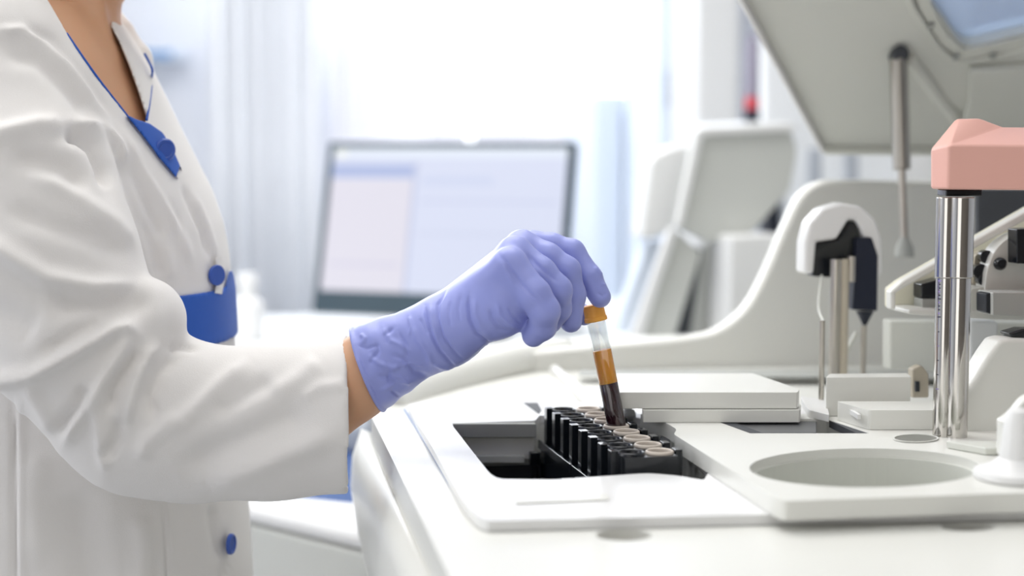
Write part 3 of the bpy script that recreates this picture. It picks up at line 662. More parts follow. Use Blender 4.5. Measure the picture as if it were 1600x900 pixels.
tube('probe_hose', smooth_path([W(1284, 430, DT), W(1279, 480, DT-.02), W(1288, 510, DT-.06), W(1283, 560, DT-.1)], 5), .0012, M['shell2'], pt)
tube('probe_hose', smooth_path([W(1338, 520, DT+.02), W(1328, 540, DT+.01), W(1315, 562, DT+.005)], 5), .0025, M['shell2'], pt)
# ---- raised lid, gas strut
DL = 1.95
def lid():
    def P(x, y): return W(x, y, DL-.0009*(240-y)-.0)
    out = rnd([(1160, -60, 0), (1152, 0, 0), (1288, 229, 6), (1900, 236, 0), (1900, -330, 0), (1000, -260, 0)], 0)
    win = rnd([(1430, -40, 6), (1452, 0, 10), (1504, 74, 20), (1600, 52, 0), (1860, -10, 10), (1860, -240, 10), (1420, -240, 10)], 0)
    n = (P(1300, 0)-P(1300, 200)).cross(P(1600, 100)-P(1300, 100)).normalized()
    if n.dot(FH) < 0: n = -n
    l = prism('lid', [[P(p.x, p.y) for p in out], [P(p.x, p.y) for p in win]], n*.025, M['lid'], an, bevel=.004)
    wl = [P(p.x, p.y)+n*.012 for p in win]; c = sum(wl, Vector())/len(wl); prism('window_pane', [[c+(p-c)*1.01 for p in wl]], n*.004, M['pane'], l)
    # border moulding around the window and lid edge
    win2 = [(1416, -40), (1422, 0), (1440, 30), (1462, 66), (1482, 84), (1510, 92), (1560, 84), (1600, 74), (1860, 12)]
    tube('window_border', smooth_path([P(*p)-n*.003 for p in win2], 4), .004, M['shell2'], l)
    in2 = smooth_path([P(*p)-n*.003 for p in ((1415, -40), (1442, 22), (1470, 70), (1510, 88), (1560, 80), (1900, -5))], 4)
    prism('border_band', [[P(1418, -60)-n*.004, P(1436, 10)-n*.004, P(1470, 66)-n*.004, P(1502, 90)-n*.004, P(1600, 72)-n*.004, P(1860, 8)-n*.004, P(1860, -8)-n*.004, P(1600, 55)-n*.004, P(1506, 74)-n*.004, P(1480, 52)-n*.004, P(1455, 4)-n*.004, P(1440, -60)-n*.004]], n*.0035, M['shell2'], l, bevel=.001)
    prism('lid_edge', [[P(1140, -30)-n*.01, P(1151, -30)-n*.01, P(1290, 232)-n*.01, P(1282, 232)-n*.01]], n*.034, M['white'], l, bevel=.003)
    prism('lid_edge', [[P(1286, 226)-n*.01, P(1900, 232)-n*.01, P(1900, 238)-n*.01, P(1288, 233)-n*.01]], n*.034, M['shell2'], l, bevel=.002)
    tube('stiffening_rib', smooth_path([P(*p)-n*.002 for p in ((1418, 85), (1445, 120), (1475, 160), (1500, 190))], 4), .008, M['lid'], l)
    prism('inner_flange', [[P(*p)-n*.014 for p in ((1512, 98), (1600, 92), (1900, 60), (1900, 170), (1600, 176), (1498, 186), (1510, 150))]], n*.012, M['shell2'], l, bevel=.004)
    for x, y in ((1452, 33), (1492, 82), (1550, 80)):
        c = P(x, y)-n*.006; cyl('border_screw', c, c-n*.003, .004, M['grey'], l)
lid()
DS = 1.80
st = empty('gas_strut', W(1412, 400, DS), None, None); st.parent = an; st.matrix_parent_inverse = abs_m(an).inverted()
cyl('cylinder', W(1409, 265, DS), W(1404, 92, DS), .0100, M['strut'], st, bevel=.001)
cyl('piston_rod', W(1413, 372, DS), W(1409, 266, DS), .0045, M['steel'], st)
cyl('end_fitting', W(1413, 402, DS), W(1413, 372, DS), .010, M['grey'], st, prof=[(0, .011), (.5, .010), (1, .005)])
c = W(1408, 84, DS-.01); cyl('ball_joint', c, c+FH*.035, .0095, M['charcoal'], st, bevel=.002)
# ============================================================ sample racks
rk_far = G(881, 640, T+.02); rk_near = G(986, 707, T+.02); ZR = T+.02
va = (rk_near-rk_far); PIT = va.length/7; va.normalize(); ua = Vector((-va.y, va.x, 0)); 
if ua.dot(RT) < 0: ua = -ua
CP = (G(921.5, 639.5, ZR)-rk_far).length*.98; HR = .0100
def rack(first, label):
    org = rk_far+va*PIT*(first-.5)+ua*(-CP*.54)
    def Q(u, v, z): return org+ua*u+va*v+Vector((0, 0, z-ZR))
    root = empty('tube_rack', Q(0, 0, ZR-.11), label, 'sample rack', 'black sample racks in the sunken bay')
    Lr = PIT*4-.002; Wd = CP*2.08
    rect = lambda u0, u1, v0, v1, z: [Q(u0, v0, z), Q(u1, v0, z), Q(u1, v1, z), Q(u0, v1, z)]
    prism('base', [rect(-.006, Wd+.006, .001, Lr, ZR-.033)], (0, 0, -.088), M['black'], root, bevel=.0015)
    prism('base_lip', [rect(-.0085, -.0062, .001, Lr, ZR-.030)], (0, 0, -.008), M['black'], root, bevel=.0006)
    for r in range(4):
        v0 = r*PIT+.004; v1 = (r+1)*PIT-.0015; vm = (r+.5)*PIT
        holes = []
        for c in (0, 1):
            u = CP*(.54+c); cc = Q(u, vm, ZR-.0015)
            holes.append([cc+ua*HR*math.cos(t)+va*HR*math.sin(t) for t in np.linspace(0, 2*math.pi, 28, endpoint=False)])
        prism('socket_block', [rect(.004, Wd-.002, v0, v1, ZR-.0015)]+holes, (0, 0, -.031), M['black'], root, bevel=.0008, seg=2)
        for c in (0, 1):
            u = CP*(.54+c); m = M['cream'] if c else M['black']
            bm = bmesh.new(); n = 32; rings = []
            for rr, zz_ in ((HR+.0014, -.0014), (HR+.0012, .0004), (HR+.0004, .001), (HR-.0006, .0002), (HR-.0004, -.004)):
                rings.append([bm.verts.new(Q(u, vm, ZR+zz_)+ua*rr*math.cos(2*math.pi*i/n)+va*rr*math.sin(2*math.pi*i/n)) for i in range(n)])
            for a, b in zip(rings, rings[1:]):
                for i in range(n): bm.faces.new((a[i], a[(i+1) % n], b[(i+1) % n], b[i]))
            o = link('socket_ring', bm_mesh(bm), m, root, smooth=True)
            if c: o['label'] = 'pale plastic ring in the right hand row'
        # fin towers on the left side, lugs on the right
        prism('side_fin', [rect(-.0035, .0038, v0+.001, v0+.011, ZR+.0015)], (0, 0, -.0342), M['black'], root, bevel=.0006)
        prism('side_lug', [rect(Wd, Wd+.006, v0+.002, v0+.013, ZR+.001)], (0, 0, -.0335), M['black'], root, bevel=.0008)
    prism('end_hook', [rect(-.018, -.0087, .004, .012, ZR-.040)], (0, 0, -.012), M['black'], root, bevel=.001)
    return Q, Wd, Lr
Qf, Wd, Lr = rack(0, 'far black sample rack in the bay, the one beneath the gloved hand')
Qn, Wd, Lr = rack(4, 'near black sample rack in the bay, closest to the viewer')
# ============================================================ the blood tube
tube_top = W(927, 479, 1.372); tube_in = W(960.5, 672, 1.386); h_ = [Qf(CP*1.54, 3.5*PIT, ZR+.0015), Qn(CP*1.54, .5*PIT, ZR+.0015)]
def topx(p): r = p-CAM; d = r.dot(FW); return 800+F*r.dot(RT)/d, 450-F*r.dot(UP)/d
tube_in = h_[0]; d_in = (tube_in-CAM).dot(FW); tube_top = W(927, 479, d_in-.006); ax = (tube_in-tube_top).normalized()
bt_end = tube_in+ax*.009; RTB = .0083
tt = empty('blood_tube', bt_end, 'sealed glass tube of separated blood, orange cap, held by the gloved fingers', 'test tube')
def at_t(py):                                       # point on the axis seen at picture height py
    k = (py-479)/(672-479); return tube_top.lerp(tube_in, k)
g0 = at_t(497)
Lg = (bt_end-g0).length
bm = bmesh.new(); n = 40; rings = []; u = ax.orthogonal().normalized(); v = ax.cross(u)
prof = [(0, RTB), (Lg-RTB, RTB)]+[(Lg-RTB+RTB*math.sin(a), RTB*math.cos(a)) for a in np.linspace(.2, 1.5, 7)]
inner = [(s*1-.0 if i else 0, r-.0009) for i, (s, r) in enumerate(prof)]
allp = [(prof[0][0], prof[0][1])]+prof[1:]
def rev(bm, P, org):
    rs = [[bm.verts.new(org+ax*s+(u*math.cos(2*math.pi*i/n)+v*math.sin(2*math.pi*i/n))*max(r, 2e-5)) for i in range(n)] for s, r in P]
    for a, b in zip(rs, rs[1:]):
        for i in range(n): bm.faces.new((a[i], a[(i+1) % n], b[(i+1) % n], b[i]))
    return rs
ro = rev(bm, prof, g0); bm.faces.new(ro[-1])
rin = rev(bm, [(0, RTB-.0009), (Lg-RTB, RTB-.0009)]+[(Lg-RTB+(RTB-.0009)*math.sin(a), (RTB-.0009)*math.cos(a)) for a in np.linspace(.2, 1.5, 7)], g0)
bm.faces.new(rin[-1])
for i in range(n): bm.faces.new((ro[0][i], ro[0][(i+1) % n], rin[0][(i+1) % n], rin[0][i]))
link('glass', bm_mesh(bm), M['glass'], tt, smooth=True)
def fill(name, y0_, y1_, m, last=False):
    a = at_t(y0_); ri = RTB-.0001
    P = [(0, 1e-4), (0, ri-.0008), (.0004, ri-.0002), (.0012, ri), ((at_t(y1_)-a).length, ri)] if not last else [(0, 1e-4), (0, ri), ((bt_end-a).length-RTB, ri)]+[((bt_end-a).length-RTB+ri*math.sin(q), ri*math.cos(q)) for q in np.linspace(.2, 1.54, 7)]
    if not last: P.append((P[-1][0], 1e-4))
    bm = bmesh.new(); rev(bm, P, a); o = link(name, bm_mesh(bm), m, tt, smooth=True); o.data.set_sharp_from_angle(angle=math.radians(50))
fill('serum', 550, 604.5, M['serum']); fill('clotted_blood', 605, 0, M['blood'], True)
cp0 = at_t(476); cp1 = at_t(503)
bm = bmesh.new(); Lc = (cp1-cp0).length
rev(bm, [(0, 1e-4), (0, .0082), (.0008, .0090), (Lc*.72, .0094), (Lc*.75, .0100), (Lc-.0006, .0101), (Lc, .0096), (Lc, RTB+.0002), (Lc-.004, RTB+.0001)], cp0)
link('cap', bm_mesh(bm), M['cap'], tt, smooth=True).data.set_sharp_from_angle(angle=math.radians(35))
# ============================================================ the person
pr = empty('person', W(130, 900, 1.55), 'person in a white lab coat with blue waistband and violet glove, leaning over the machine', 'person')
pr.location.z = 0
DP = 1.55                                            # distance of the trunk
def hand_px(cx, cy): return 520+cx/2.8125, 340+cy/2.8125
def H(cx, cy, dd): x, y = hand_px(cx, cy); return L3(x, y, 1.387+dd)
MM = .001
def hand_sdf(P, off=0.):
    o = off
    palm = None
    def add(d, k):
        nonlocal palm; palm = d if palm is None else smin(palm, d, k)
    # metacarpals, one ridge per finger, and the muscle pads of the palm
    wr1 = H(400, 545, -.018); wr2 = H(520, 480, -.018)
    for (c, r0, r1) in ((H(775, 215, -.058), .024, .0155), (H(800, 158, -.036), .024, .0145), (H(830, 128, -.012), .024, .014), (H(880, 125, .010), .022, .0125)):
        add(cone(P, wr2, c, r0+o, r1+o), .012)
    add(cone(P, H(470, 520, -.030), H(740, 400, -.046), .026+o, .0215+o), .014)
    add(cone(P, H(740, 400, -.046), H(800, 330, -.052), .0215+o, .0165+o), .012)
    add(cone(P, H(560, 470, -.002), H(780, 330, .002), .026+o, .020+o), .014)
    # forearm inside the cuff
    arm_ = chain(P, [(H(130, 680, -.014), .0385+o), (H(230, 622, -.016), .0355+o), (H(350, 560, -.018), .0312+o), (H(470, 505, -.018), .0288+o)])
    palm = smin(palm, arm_, .012)
    F_ = {
     'little': [(H(775, 215, -.058), .0150), (H(885, 340, -.066), .0138), (H(930, 410, -.066), .0128), (H(922, 478, -.058), .0112), (H(882, 518, -.050), .0098)],
     'ring':   [(H(800, 158, -.036), .0142), (H(910, 245, -.044), .0138), (H(985, 320, -.044), .0126), (H(988, 400, -.034), .0114), (H(958, 458, -.026), .0098)],
     'middle': [(H(830, 128, -.012), .0138), (H(940, 180, -.020), .0134), (H(1026, 235, -.022), .0122), (H(1052, 340, -.018), .0114), (H(1046, 456, -.0165), .0097)],
     'index':  [(H(880, 125, .010), .0130), (H(960, 130, .008), .0122), (H(1050, 155, .005), .0116), (H(1126, 262, .000), .0109), (H(1174, 348, -.002), .0096)],
     'thumb':  [(H(600, 470, .006), .020), (H(800, 400, .030), .0145), (H(940, 395, .040), .0118), (H(1040, 405, .030), .0108), (H(1104, 428, .0175), .0092)],
    }
    res = palm
    fs = {k: chain(P, [(a, r+o) for a, r in v], .004) for k, v in F_.items()}
    un = None
    for k in ('little', 'ring', 'middle', 'index', 'thumb'):
        un = fs[k] if un is None else np.minimum(un, fs[k])
    res = smin(res, un, .005)
    return res
glo = np.minimum(H(60, 500, -.09), H(1250, 900, -.09)); 
lo = (min(H(50, 500, 0)[0], 1)-.02, H(0, 0, -.10)[1], H(0, 900, 0)[2]-.01); hi = (H(1260, 0, 0)[0]+.01, H(0, 0, .075)[1], H(0, 20, 0)[2]+.01)
hh = .00112
P, _ = grid(lo, hi, hh)
S = hand_sdf(P)
# open cuff: cut by the rim plane, hollow it, roll the rim
axd = (H(470, 505, 0)-H(145, 670, 0)); axd[1] = 0; axd /= np.linalg.norm(axd)
rimc = H(150, 668, -.014); axd2 = np.array((math.cos(math.radians(21)), 0, math.sin(math.radians(21)))); pl = (P-rimc.astype(np.float32)) @ axd2.astype(np.float32)
hollow = chain(P, [(H(60, 716, -.014), .0348), (H(150, 668, -.014), .0345), (H(200, 640, -.016), .030)])
pert = (.0011*np.sin(P[..., 2]*190+P[..., 0]*60)*np.sin(P[..., 0]*170+P[..., 1]*80)).astype(np.float32)
S = S+pert*np.clip(1-pl/.07, 0, 1)*1.3
S = np.maximum(S, -pl); S = np.maximum(S, -hollow)
rq = np.sqrt(np.maximum(((P-rimc.astype(np.float32))**2).sum(-1)-pl**2, 0)); 
S = np.minimum(S, np.sqrt((rq-.0372)**2+(pl-.001)**2)-.0022)
def hp(*a): return [hand_px(x, y) for x, y in a]
GR = [
 (hp((405, 385), (412, 440), (430, 510), (470, 590), (548, 668)), -.0019, 2.2), (hp((425, 378), (436, 450), (460, 540), (500, 600)), .0012, 3),
 (hp((500, 318), (462, 380), (460, 440), (480, 520), (530, 590), (585, 632)), -.0016, 2.2), (hp((600, 330), (594, 390), (602, 450), (630, 510), (690, 556), (730, 545)), -.0018, 2.4),
 (hp((625, 350), (628, 420), (650, 480), (700, 530)), .0012, 4), (hp((690, 395), (700, 450), (730, 490), (790, 505)), -.0015, 3), (hp((720, 370), (735, 430), (775, 470), (810, 490)), .0014, 3),
 (hp((770, 390), (790, 430), (830, 470)), -.0012, 2.5), (hp((720, 150), (760, 200), (800, 255), (835, 300), (880, 345), (930, 385)), -.0016, 4),
 (hp((850, 150), (890, 200), (930, 235), (990, 285)), -.0012, 3.5), (hp((515, 360), (510, 430), (520, 480)), -.0009, 2.4), (hp((735, 175), (770, 240), (800, 300)), .0010, 4),
 (hp((190, 540), (200, 590), (175, 620), (165, 650)), -.0012, 3), (hp((150, 600), (200, 640), (260, 660), (300, 650)), .0016, 4), (hp((220, 480), (250, 540), (300, 560), (350, 600)), .0014, 4),
 (hp((350, 470), (370, 530), (420, 600), (440, 660)), .0016, 4), (hp((250, 600), (310, 620), (360, 680), (430, 700)), -.0014, 4), (hp((190, 700), (240, 700), (300, 740)), -.0010, 4), (hp((200, 770), (280, 720), (360, 720)), .0012, 4),
 (hp((120, 510), (140, 530), (130, 560)), .0012, 3), (hp((1150, 215), (1185, 255)), .0009, 2.5), (hp((1160, 330), (1185, 345), (1205, 330)), -.0009, 2.5), (hp((1180, 290), (1200, 300)), .0008, 2.5),
 (hp((270, 480), (230, 520), (245, 560)), -.0012, 3), (hp((380, 440), (400, 480), (420, 520)), -.0011, 3), (hp((110, 560), (150, 575), (200, 560)), -.001, 2.2), (hp((240, 690), (300, 700), (340, 740)), .001, 2.5), (hp((290, 500), (320, 560), (330, 620)), -.0012, 2.5), (hp((230, 620), (250, 680), (245, 730)), -.0009, 2.5), (hp((300, 650), (350, 640), (400, 650)), .001, 2.5), (hp((100, 600), (140, 680), (170, 720)), .0009, 2.5), (hp((440, 640), (480, 660), (520, 665)), .001, 3), (hp((255, 760), (300, 790)), -.001, 2.5), (hp((335, 430), (345, 480), (335, 520)), .0011, 2.5), (hp((560, 340), (550, 400), (560, 460)), -.0008, 2.5), (hp((660, 600), (680, 560)), -.001, 3)]
gl = isurf('glove', S, lo, hh, M['glove'], pr, [(a, b*1.35, c) for a, b, c in GR], rel=1)
gl['label'] = 'violet blue disposable glove on the right hand'
# ---- trunk sections: picture height, front x, back x, half width
TS = [(-60, 120, -40, .07), (0, 160, -120, .12), (50, 196, -170, .150), (100, 228, -190, .165), (150, 252, -195, .170), (200, 275, -190, .172), (250, 300, -175, .168), (300, 325, -160, .162), (350, 342, -140, .155), (400, 351, -122, .148),
      (450, 355, -110, .142), (530, 358, -110, .140), (600, 362, -125, .146), (700, 369, -150, .158), (780, 375, -165, .165), (900, 380, -180, .172), (1150, 385, -200, .18), (1500, 385, -205, .185)]
zt_ = []; cx_ = []; ax_ = []; by_ = []
for (y, f_, b_x, w) in TS:
    a = L3(f_, y, DP); b = L3(b_x, y, DP); zt_.append(a[2]); cx_.append((a[0]+b[0])/2); ax_.append((a[0]-b[0])/2); by_.append(w)
zt_ = np.array(zt_[::-1]); cx_ = np.array(cx_[::-1]); ax_ = np.array(ax_[::-1]); by_ = np.array(by_[::-1]); dP = L3(100, 300, DP)[1]
def trunk(P, off=0.):
    z = P[..., 2]; c = np.interp(z, zt_, cx_); a = np.interp(z, zt_, ax_)+off; b = np.interp(z, zt_, by_)+off
    qx = (P[..., 0]-c)/a; qy = (P[..., 1]-dP)/b; r = (np.abs(qx)**2.3+np.abs(qy)**2.3)**(1/2.3)
    d = (r-1)*np.minimum(a, b)
    return np.maximum(d, z-(zt_[-1]+off)).astype(np.float32)
px2m = lambda r, d: r*d/F
def arm_chain(k=1., o=0.):
    A_ = [((-6, 95), 1.47, 105), ((10, 190), 1.43, 138), ((28, 300), 1.40, 148), ((62, 410), 1.385, 150), ((112, 518), 1.38, 134), ((172, 590), 1.385, 122), ((216, 646), 1.395, 122), ((300, 661), 1.395, 118), ((420, 661), 1.39, 114), ((560, 646), 1.385, 126)]
    return [(L3(x, y, d), px2m(r, d)*k+o) for (x, y), d, r in A_]
def coat_sdf(P, off=0.):
    t = trunk(P, off)
    s = cone(P, L3(-10, 75, 1.44), L3(40, 75, 1.68), px2m(88, 1.5)+off, px2m(88, 1.6)+off)
    t = smin(t, s, .03)
    A_ = arm_chain(1., off); a = chain(P, A_, .02, (1, .82, 1)); a = smin(a, cone(P, L3(178, 492, 1.38), L3(223, 500, 1.375), px2m(62, 1.38)+off, px2m(68, 1.375)+off), .007)
    far = chain(P, [(L3(40, 95, 1.70), .062+off), (L3(90, 330, 1.76), .058+off), (L3(180, 560, 1.74), .052+off)], .02)
    t = smin(t, far, .012)
    return smin(t, a, .007), t, a
lo = (L3(-240, 0, 1.5)[0], dP-.29, L3(0, 1500, DP)[2]+.02); hi = (L3(420, 0, 1.5)[0]+.02, dP+.25, L3(0, 1000, DP)[2])
P, _ = grid(lo, hi, .008); S_ = np.maximum(coat_sdf(P)[0], P[..., 2]-L3(0, 1015, DP)[2]); vs_, fs_ = nets(S_, lo, .008)
lo = (L3(-150, 0, 1.5)[0], dP-.27, L3(0, 1015, DP)[2]); hi = (L3(560, 0, 1.4)[0]+.02, dP+.24, L3(0, -110, DP)[2]); hc = .0031
P, _ = grid(lo, hi, hc)
S, St, Sa = coat_sdf(P)
U, Vv = proj(P.reshape(-1, 3)); U = U.reshape(S.shape); Vv = Vv.reshape(S.shape)
def inpoly(U, V_, poly):
    r = np.zeros(U.shape, bool); n = len(poly)
    for i in range(n):
        x0, y0_ = poly[i-1]; x1, y1_ = poly[i]
        if y0_ == y1_: continue
        c = ((y0_ > V_) != (y1_ > V_)) & (U < (x1-x0)*(V_-y0_)/(y1_-y0_)+x0); r ^= c
    return r
def pdist(U, V_, poly):                      # signed distance to polygon in picture units
    best = np.full(U.shape, 1e9, np.float32); n = len(poly)
    for i in range(n):
        x0, y0_ = poly[i-1]; x1, y1_ = poly[i]; dx, dy = x1-x0, y1_-y0_; t = np.clip(((U-x0)*dx+(V_-y0_)*dy)/(dx*dx+dy*dy+1e-9), 0, 1)
        best = np.minimum(best, np.hypot(U-x0-t*dx, V_-y0_-t*dy))
    return np.where(inpoly(U, V_, poly), -best, best)
neckV = [(60, -260), (72, -5), (104, 50), (158, 128), (205, 188), (222, 198), (229, 186), (218, 150), (204, 110), (186, 66), (172, 40), (186, 0), (320, -60), (320, -260)]
dv = pdist(U, Vv, neckV)*(DP/F)
far_lap = chain(P, [(L3(180, 20, 1.61), .007), (L3(190, 50, 1.60), .012), (L3(214, 92, 1.585), .0145), (L3(224, 130, 1.575), .012), (L3(227, 182, 1.565), .006)], .006)
near_lap = chain(P, [(L3(40, -60, 1.50), .010), (L3(84, 30, 1.475), .009), (L3(140, 122, 1.455), .009), (L3(196, 196, 1.45), .008), (L3(262, 270, 1.465), .006)], .004, (1, 1, 1))
S = np.maximum(S, -dv); S = np.minimum(S, np.maximum(far_lap, -dv)); 
S = np.maximum(S, -np.maximum(trunk(P, -.007), -(P[..., 2]-L3(0, 300, DP)[2])*1.0))       # hollow where the neck comes out
# the cuff: square cut, hollow
cf_x = L3(544, 640, 1.385)[0]; cu = (P[..., 0]-cf_x)+.112*(P[..., 1]-L3(544, 640, 1.385)[1])-(P[..., 2]-L3(544, 640, 1.385)[2])*.006
S = np.maximum(S, cu.astype(np.float32))
A_ = arm_chain(1., -.008); ah = chain(P, A_[7:], .01, (1, .82, 1)); S = np.maximum(S, -ah)
RG = [
 ([(-60, 385), (0, 389), (71, 432), (142, 450), (226, 448)], .0075, 15), ([(70, 478), (150, 478), (250, 470)], -.006, 20), ([(-60, 470), (20, 500), (60, 520)], -.004, 26),
 ([(-60, 590), (0, 592), (53, 584), (124, 545), (178, 514), (200, 511), (226, 536)], .0085, 12), ([(60, 560), (120, 520), (165, 500)], -.005, 13),
 ([(199, 516), (190, 549), (156, 602), (120, 660), (97, 703)], .006, 9), ([(222, 545), (205, 570), (176, 610), (170, 650)], -.006, 9), ([(252, 528), (228, 560), (213, 590), (205, 625), (196, 668)], .006, 9),
 ([(285, 545), (250, 580), (232, 620), (240, 660)], -.005, 10), ([(163, 600), (150, 640), (160, 700), (165, 745)], .004, 9), ([(134, 600), (120, 640), (80, 680)], -.005, 10), ([(40, 600), (60, 630), (90, 680)], .004, 12),
 ([(185, 650), (180, 690), (160, 720)], -.005, 9), ([(280, 640), (230, 690), (215, 720)], .0035, 12), ([(395, 560), (345, 600), (312, 632), (250, 690)], .004, 13), ([(500, 560), (470, 590), (420, 620)], .0030, 15), ([(430, 590), (380, 618), (330, 650)], -.0035, 14),
 ([(492, 635), (420, 670), (350, 700), (270, 745)], -.006, 26), ([(540, 672), (460, 705), (390, 735), (320, 762)], .004, 18), ([(545, 600), (500, 605), (470, 625)], .002, 10), ([(262, 545), (285, 541), (310, 545)], -.004, 6),
 ([(0, 320), (80, 350), (150, 372), (210, 400)], -.005, 18), ([(40, 270), (110, 300), (180, 350), (214, 392)], .004, 15), ([(-40, 220), (0, 210), (60, 196), (104, 196)], .006, 14), ([(10, 245), (60, 250), (100, 262), (140, 300)], -.006, 17),
 ([(96, 212), (125, 208), (150, 226), (166, 262), (172, 300)], -.011, 13), ([(110, 192), (150, 196), (180, 226), (194, 262)], .006, 9), ([(-20, 50), (35, 48), (107, 107), (160, 178), (190, 235), (222, 300)], .0055, 9),
 ([(0, 80), (60, 90), (110, 140), (150, 190)], -.005, 16), ([(20, 40), (80, 60), (140, 130), (180, 205)], -.003, 8), ([(150, 160), (190, 235), (222, 300), (245, 350), (262, 400)], -.0038, 8), ([(178, 190), (220, 255), (255, 310), (285, 372), (300, 420)], .0045, 7),
 ([(200, 222), (245, 290), (275, 340), (292, 400)], -.003, 6), ([(285, 285), (300, 320), (318, 360), (330, 410)], -.0042, 6), ([(300, 300), (322, 350), (338, 400)], .003, 6), ([(250, 360), (262, 400), (268, 440)], .003, 9), ([(225, 340), (240, 390), (250, 440)], -.003, 9),
 ([(20, 620), (22, 700), (23, 800), (23, 960)], -.004, 4), ([(30, 620), (33, 700), (34, 960)], .0025, 6), ([(256, 780), (260, 840), (264, 960)], -.0028, 2.5), ([(262, 790), (268, 880)], .0016, 5), ([(120, 760), (130, 830), (150, 960)], -.006, 34), ([(60, 700), (50, 780), (60, 900)], .004, 22), ([(330, 790), (335, 830), (345, 880)], -.003, 8), ([(215, 800), (225, 860), (220, 930)], .004, 16)]
coat = isurf('lab_coat', S, lo, hc, M['coat'], pr, [(a, b*1.3, c) for a, b, c in RG], rel=3, extra=(vs_, fs_))
coat['label'] = 'white lab coat with loose sleeve'
# waistband and blue collar facing follow the trunk
def shell(name, lo, hi, h, off, extra, m, label=None, rel=1):
    P, _ = grid(lo, hi, h); s = np.maximum(trunk(P, off), -trunk(P, off-.006)); s = np.maximum(s, extra(P)); o = isurf(name, s.astype(np.float32), lo, h, m, coat, None, rel=rel)
    if label: o['label'] = label
    return o
zb1 = L3(300, 450, DP)[2]; zb0 = L3(300, 531, DP)[2]
def wb(P):
    z1 = zb1-(.0+(P[..., 0]-L3(300, 450, DP)[0])*-.05)+np.clip((P[..., 0]-L3(354, 450, DP)[0])/.002, 0, 1)*.026; return np.maximum(P[..., 2]-z1, zb0-P[..., 2])
shell('waistband', (L3(-140, 0, DP)[0], dP-.17, zb0-.01), (L3(372, 0, DP)[0], dP+.17, zb1+.04), .003, .0035, wb, M['blue'], 'royal blue waistband')
fp = [(196, 178), (212, 186), (234, 193), (254, 207), (270, 232), (280, 256), (287, 272), (283, 279), (274, 276), (252, 250), (226, 216)]
def fx(P):
    U, V_ = proj(P.reshape(-1, 3)); d = pdist(U, V_, fp).reshape(P.shape[:3])*(DP/F)*.93; return np.maximum(d, P[..., 1]-dP)
shell('collar_facing', (L3(185, 0, 1.45)[0], dP-.19, L3(0, 295, DP)[2]), (L3(300, 0, DP)[0], dP+.02, L3(0, 165, 1.4)[2]), .0015, .004, fx, M['blue'], 'royal blue inner collar')
def surf_pt(px, py, off=0.):                      # nearest point of the trunk along the line of sight
    for d in np.arange(1.30, 1.75, .0015):
        q = L3(px, py, d).astype(np.float32)
        if trunk(q[None, None, None, :], off)[0, 0, 0] < 0: return q, d
    return L3(px, py, DP), DP
def button(px, py, r, nrm, label=None):
    q, d = surf_pt(px, py, .005); c = Vector(toW(q[None, :])[0]); n = Vector(nrm).normalized()
    b = cyl('button', c, c+n*.0035, r, M['bluebtn'], coat, prof=[(0, r), (.6, r), (1, r*.88), (1, r*.70), (.75, r*.62), (.75, .0001)], caps=False)
    if label: b['label'] = label
toward = lambda a: (-FH*math.cos(a)+RT*math.sin(a))
button(257, 234, .0105, toward(.75), 'blue button on the inner collar')
c_ = W(336, 430, surf_pt(336, 430, .004)[1]); cyl('button', c_+toward(.95)*.0005, c_+toward(.95)*.004, .0098, M['bluebtn'], coat, bevel=.0008)
prism('button_tab', [[W(x, y, surf_pt(min(x, 351), y, .004)[1]-.001) for x, y in ((336, 404), (346, 400), (351, 430), (346, 460), (335, 458), (342, 430))]], FH*.004, M['coat'], coat, bevel=.001)
button(359, 850, .0100, toward(1.38), 'dark blue button low on the coat front')
def pip(pts, name='piping'):
    o = tube(name, smooth_path([W(*p) for p in pts], 5), .0012, M['blue'], coat, n=8)
def near_edge(pts): 
    out = []
    for x, y in pts:
        q, d = surf_pt(x, y, -.001); out.append((x, y, d-.001))
    return out
pip(near_edge([(104, 52), (130, 90), (158, 129), (190, 170), (206, 190)]))
pip([(226, 84, 1.545), (234, 99, 1.54), (238, 110, 1.53)]+near_edge([(237, 122), (236, 140), (233, 164), (229, 188)]))
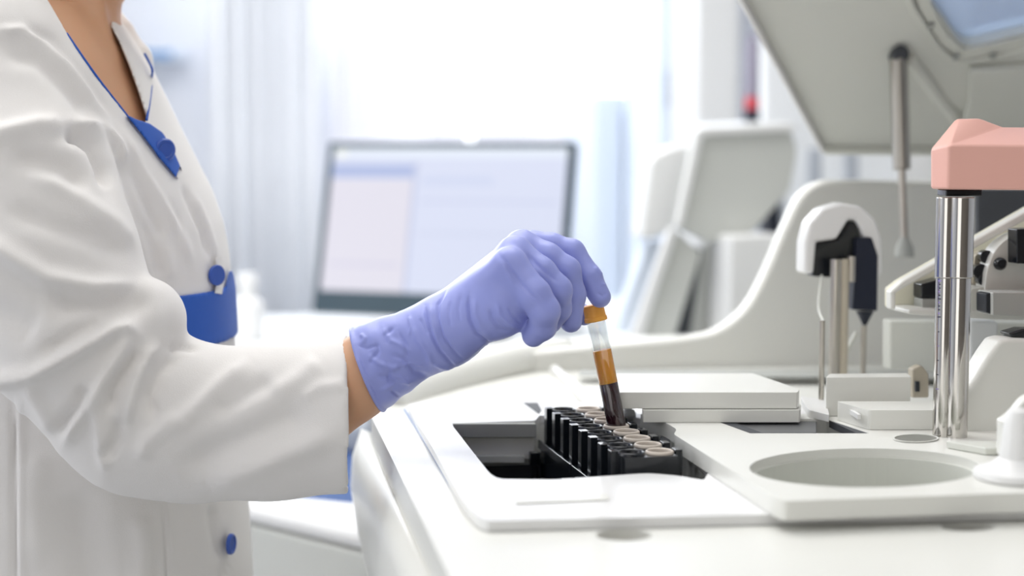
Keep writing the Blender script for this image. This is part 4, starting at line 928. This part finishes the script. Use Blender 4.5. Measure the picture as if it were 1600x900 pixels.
# ---- body: head, neck, trunk, arms, legs in one surface
def body_sdf(P):
    t = trunk(P, -.012)
    t = np.maximum(t, P[..., 2]-L3(0, 10, DP)[2])
    nk = cone(P, L3(92, 60, DP+.01), L3(112, -90, DP+.005), .056, .052)
    st_ = chain(P, [(L3(108, 20, DP-.005), .042), (L3(140, 110, DP-.01), .036), (L3(182, 192, DP-.01), .026)], .01)
    t = smin(t, nk, .02); t = smin(t, st_, .012)
    # tendon of the neck and collar bone
    t = smin(t, cone(P, L3(148, 0, DP-.035), L3(170, 95, DP-.045), .008, .007), .012)
    sh_ = cone(P, L3(-10, 85, 1.46), L3(40, 85, 1.68), .042, .042); t = smin(t, sh_, .03)
    hd = ellip(P, L3(150, -235, DP), (.090, .074, .115)); jaw = chain(P, [(L3(150, -120, DP), .050), (L3(225, -60, DP), .030), (L3(285, -22, DP), .0135)], .02)
    face = chain(P, [(L3(262, -150, DP), .030), (L3(285, -60, DP), .022)], .02)
    hd = smin(smin(hd, jaw, .02), face, .02)
    nose = chain(P, [(L3(300, -215, DP), .007), (L3(338, -150, DP), .010)], .008); hd = smin(hd, nose, .008)
    for q in (L3(312, -112, DP), L3(310, -95, DP)): hd = smin(hd, ellip(P, q, (.007, .018, .006)), .004)
    for s in (-1, 1):
        e = L3(118, -190, DP); hd = smin(hd, ellip(P, e+np.array((0, s*.076, 0)), (.016, .008, .028)), .006)
        e = L3(278, -215, DP); hd = np.maximum(hd, -(np.sqrt(((P-(e+np.array((.006, s*.032, 0))).astype(np.float32))**2).sum(-1))-.011)); hd = np.minimum(hd, np.sqrt(((P-(e+np.array((-.006, s*.032, 0))).astype(np.float32))**2).sum(-1))-.0105)
    t = smin(t, hd, .018)
    ar = chain(P, [(L3(0, 110, 1.47), .048), (L3(110, 560, 1.40), .042), (L3(190, 640, 1.40), .041), (L3(440, 655, 1.385), .038), (L3(500, 631, 1.380), .0340), (L3(552, 599, 1.373), .0312), (H(150, 668, -.014), .0298), (H(230, 622, -.016), .0270), (H(350, 560, -.018), .0245), (H(470, 505, -.018), .023), (H(700, 300, -.02), .022)], .012)
    t = smin(t, ar, .012)
    far = chain(P, [(L3(40, 95, 1.70), .046), (L3(90, 330, 1.76), .040), (L3(180, 560, 1.74), .038), (L3(330, 640, 1.70), .028), (L3(400, 655, 1.69), .024)], .012); t = smin(t, far, .012)
    cx = float(L3(120, 900, DP)[0]); 
    for s in (-1, 1):
        lg = chain(P, [(np.array((cx, dP+s*.08, -.45)), .085), (np.array((cx+.01, dP+s*.085, -.85)), .055), (np.array((cx-.01, dP+s*.085, -1.22)), .038), (np.array((cx+.12, dP+s*.09, -1.275)), .028)], .03)
        t = smin(t, lg, .03)
    return t
lo = (L3(-240, 0, 1.5)[0], dP-.30, -1.31); hi = (L3(720, 0, 1.4)[0], dP+.30, L3(0, -440, DP)[2]); hb = .0058
P, _ = grid(lo, hi, hb); S = body_sdf(P)
body = isurf('body', S, lo, hb, M['skin'], pr, None, rel=2)
# hair, trousers, shoes (outside the picture)
P, _ = grid(lo, hi, .008)
z0h = L3(0, -150, DP)[2]
hs_ = np.maximum(ellip(P, L3(132, -250, DP), (.100, .085, .120)), -ellip(P, L3(215, -190, DP), (.088, .075, .105))); bun = ellip(P, L3(-25, -330, DP), (.045, .045, .045))
isurf('hair', smin(hs_, bun, .02).astype(np.float32), lo, .008, M['hair'], pr, None, rel=1)
cx = float(L3(120, 900, DP)[0]); tr = None
for s in (-1, 1):
    lg = chain(P, [(np.array((cx, dP+s*.08, -.55)), .10), (np.array((cx+.01, dP+s*.085, -.85)), .075), (np.array((cx-.01, dP+s*.085, -1.20)), .062)], .03); tr = lg if tr is None else smin(tr, lg, .02)
tr = np.maximum(tr, P[..., 2]+.55); tr = np.maximum(tr, -1.21-P[..., 2])
isurf('trousers', tr.astype(np.float32), lo, .008, M['trouser'], pr, None, rel=1)
for s in (-1, 1):
    sh0 = cone(P, np.array((cx-.03, dP+s*.09, -1.268)), np.array((cx+.14, dP+s*.095, -1.272)), .045, .042); sh0 = np.maximum(sh0, -1.309-P[..., 2])
    isurf('shoe', sh0.astype(np.float32), lo, .008, M['shoe'], pr, None, rel=1)
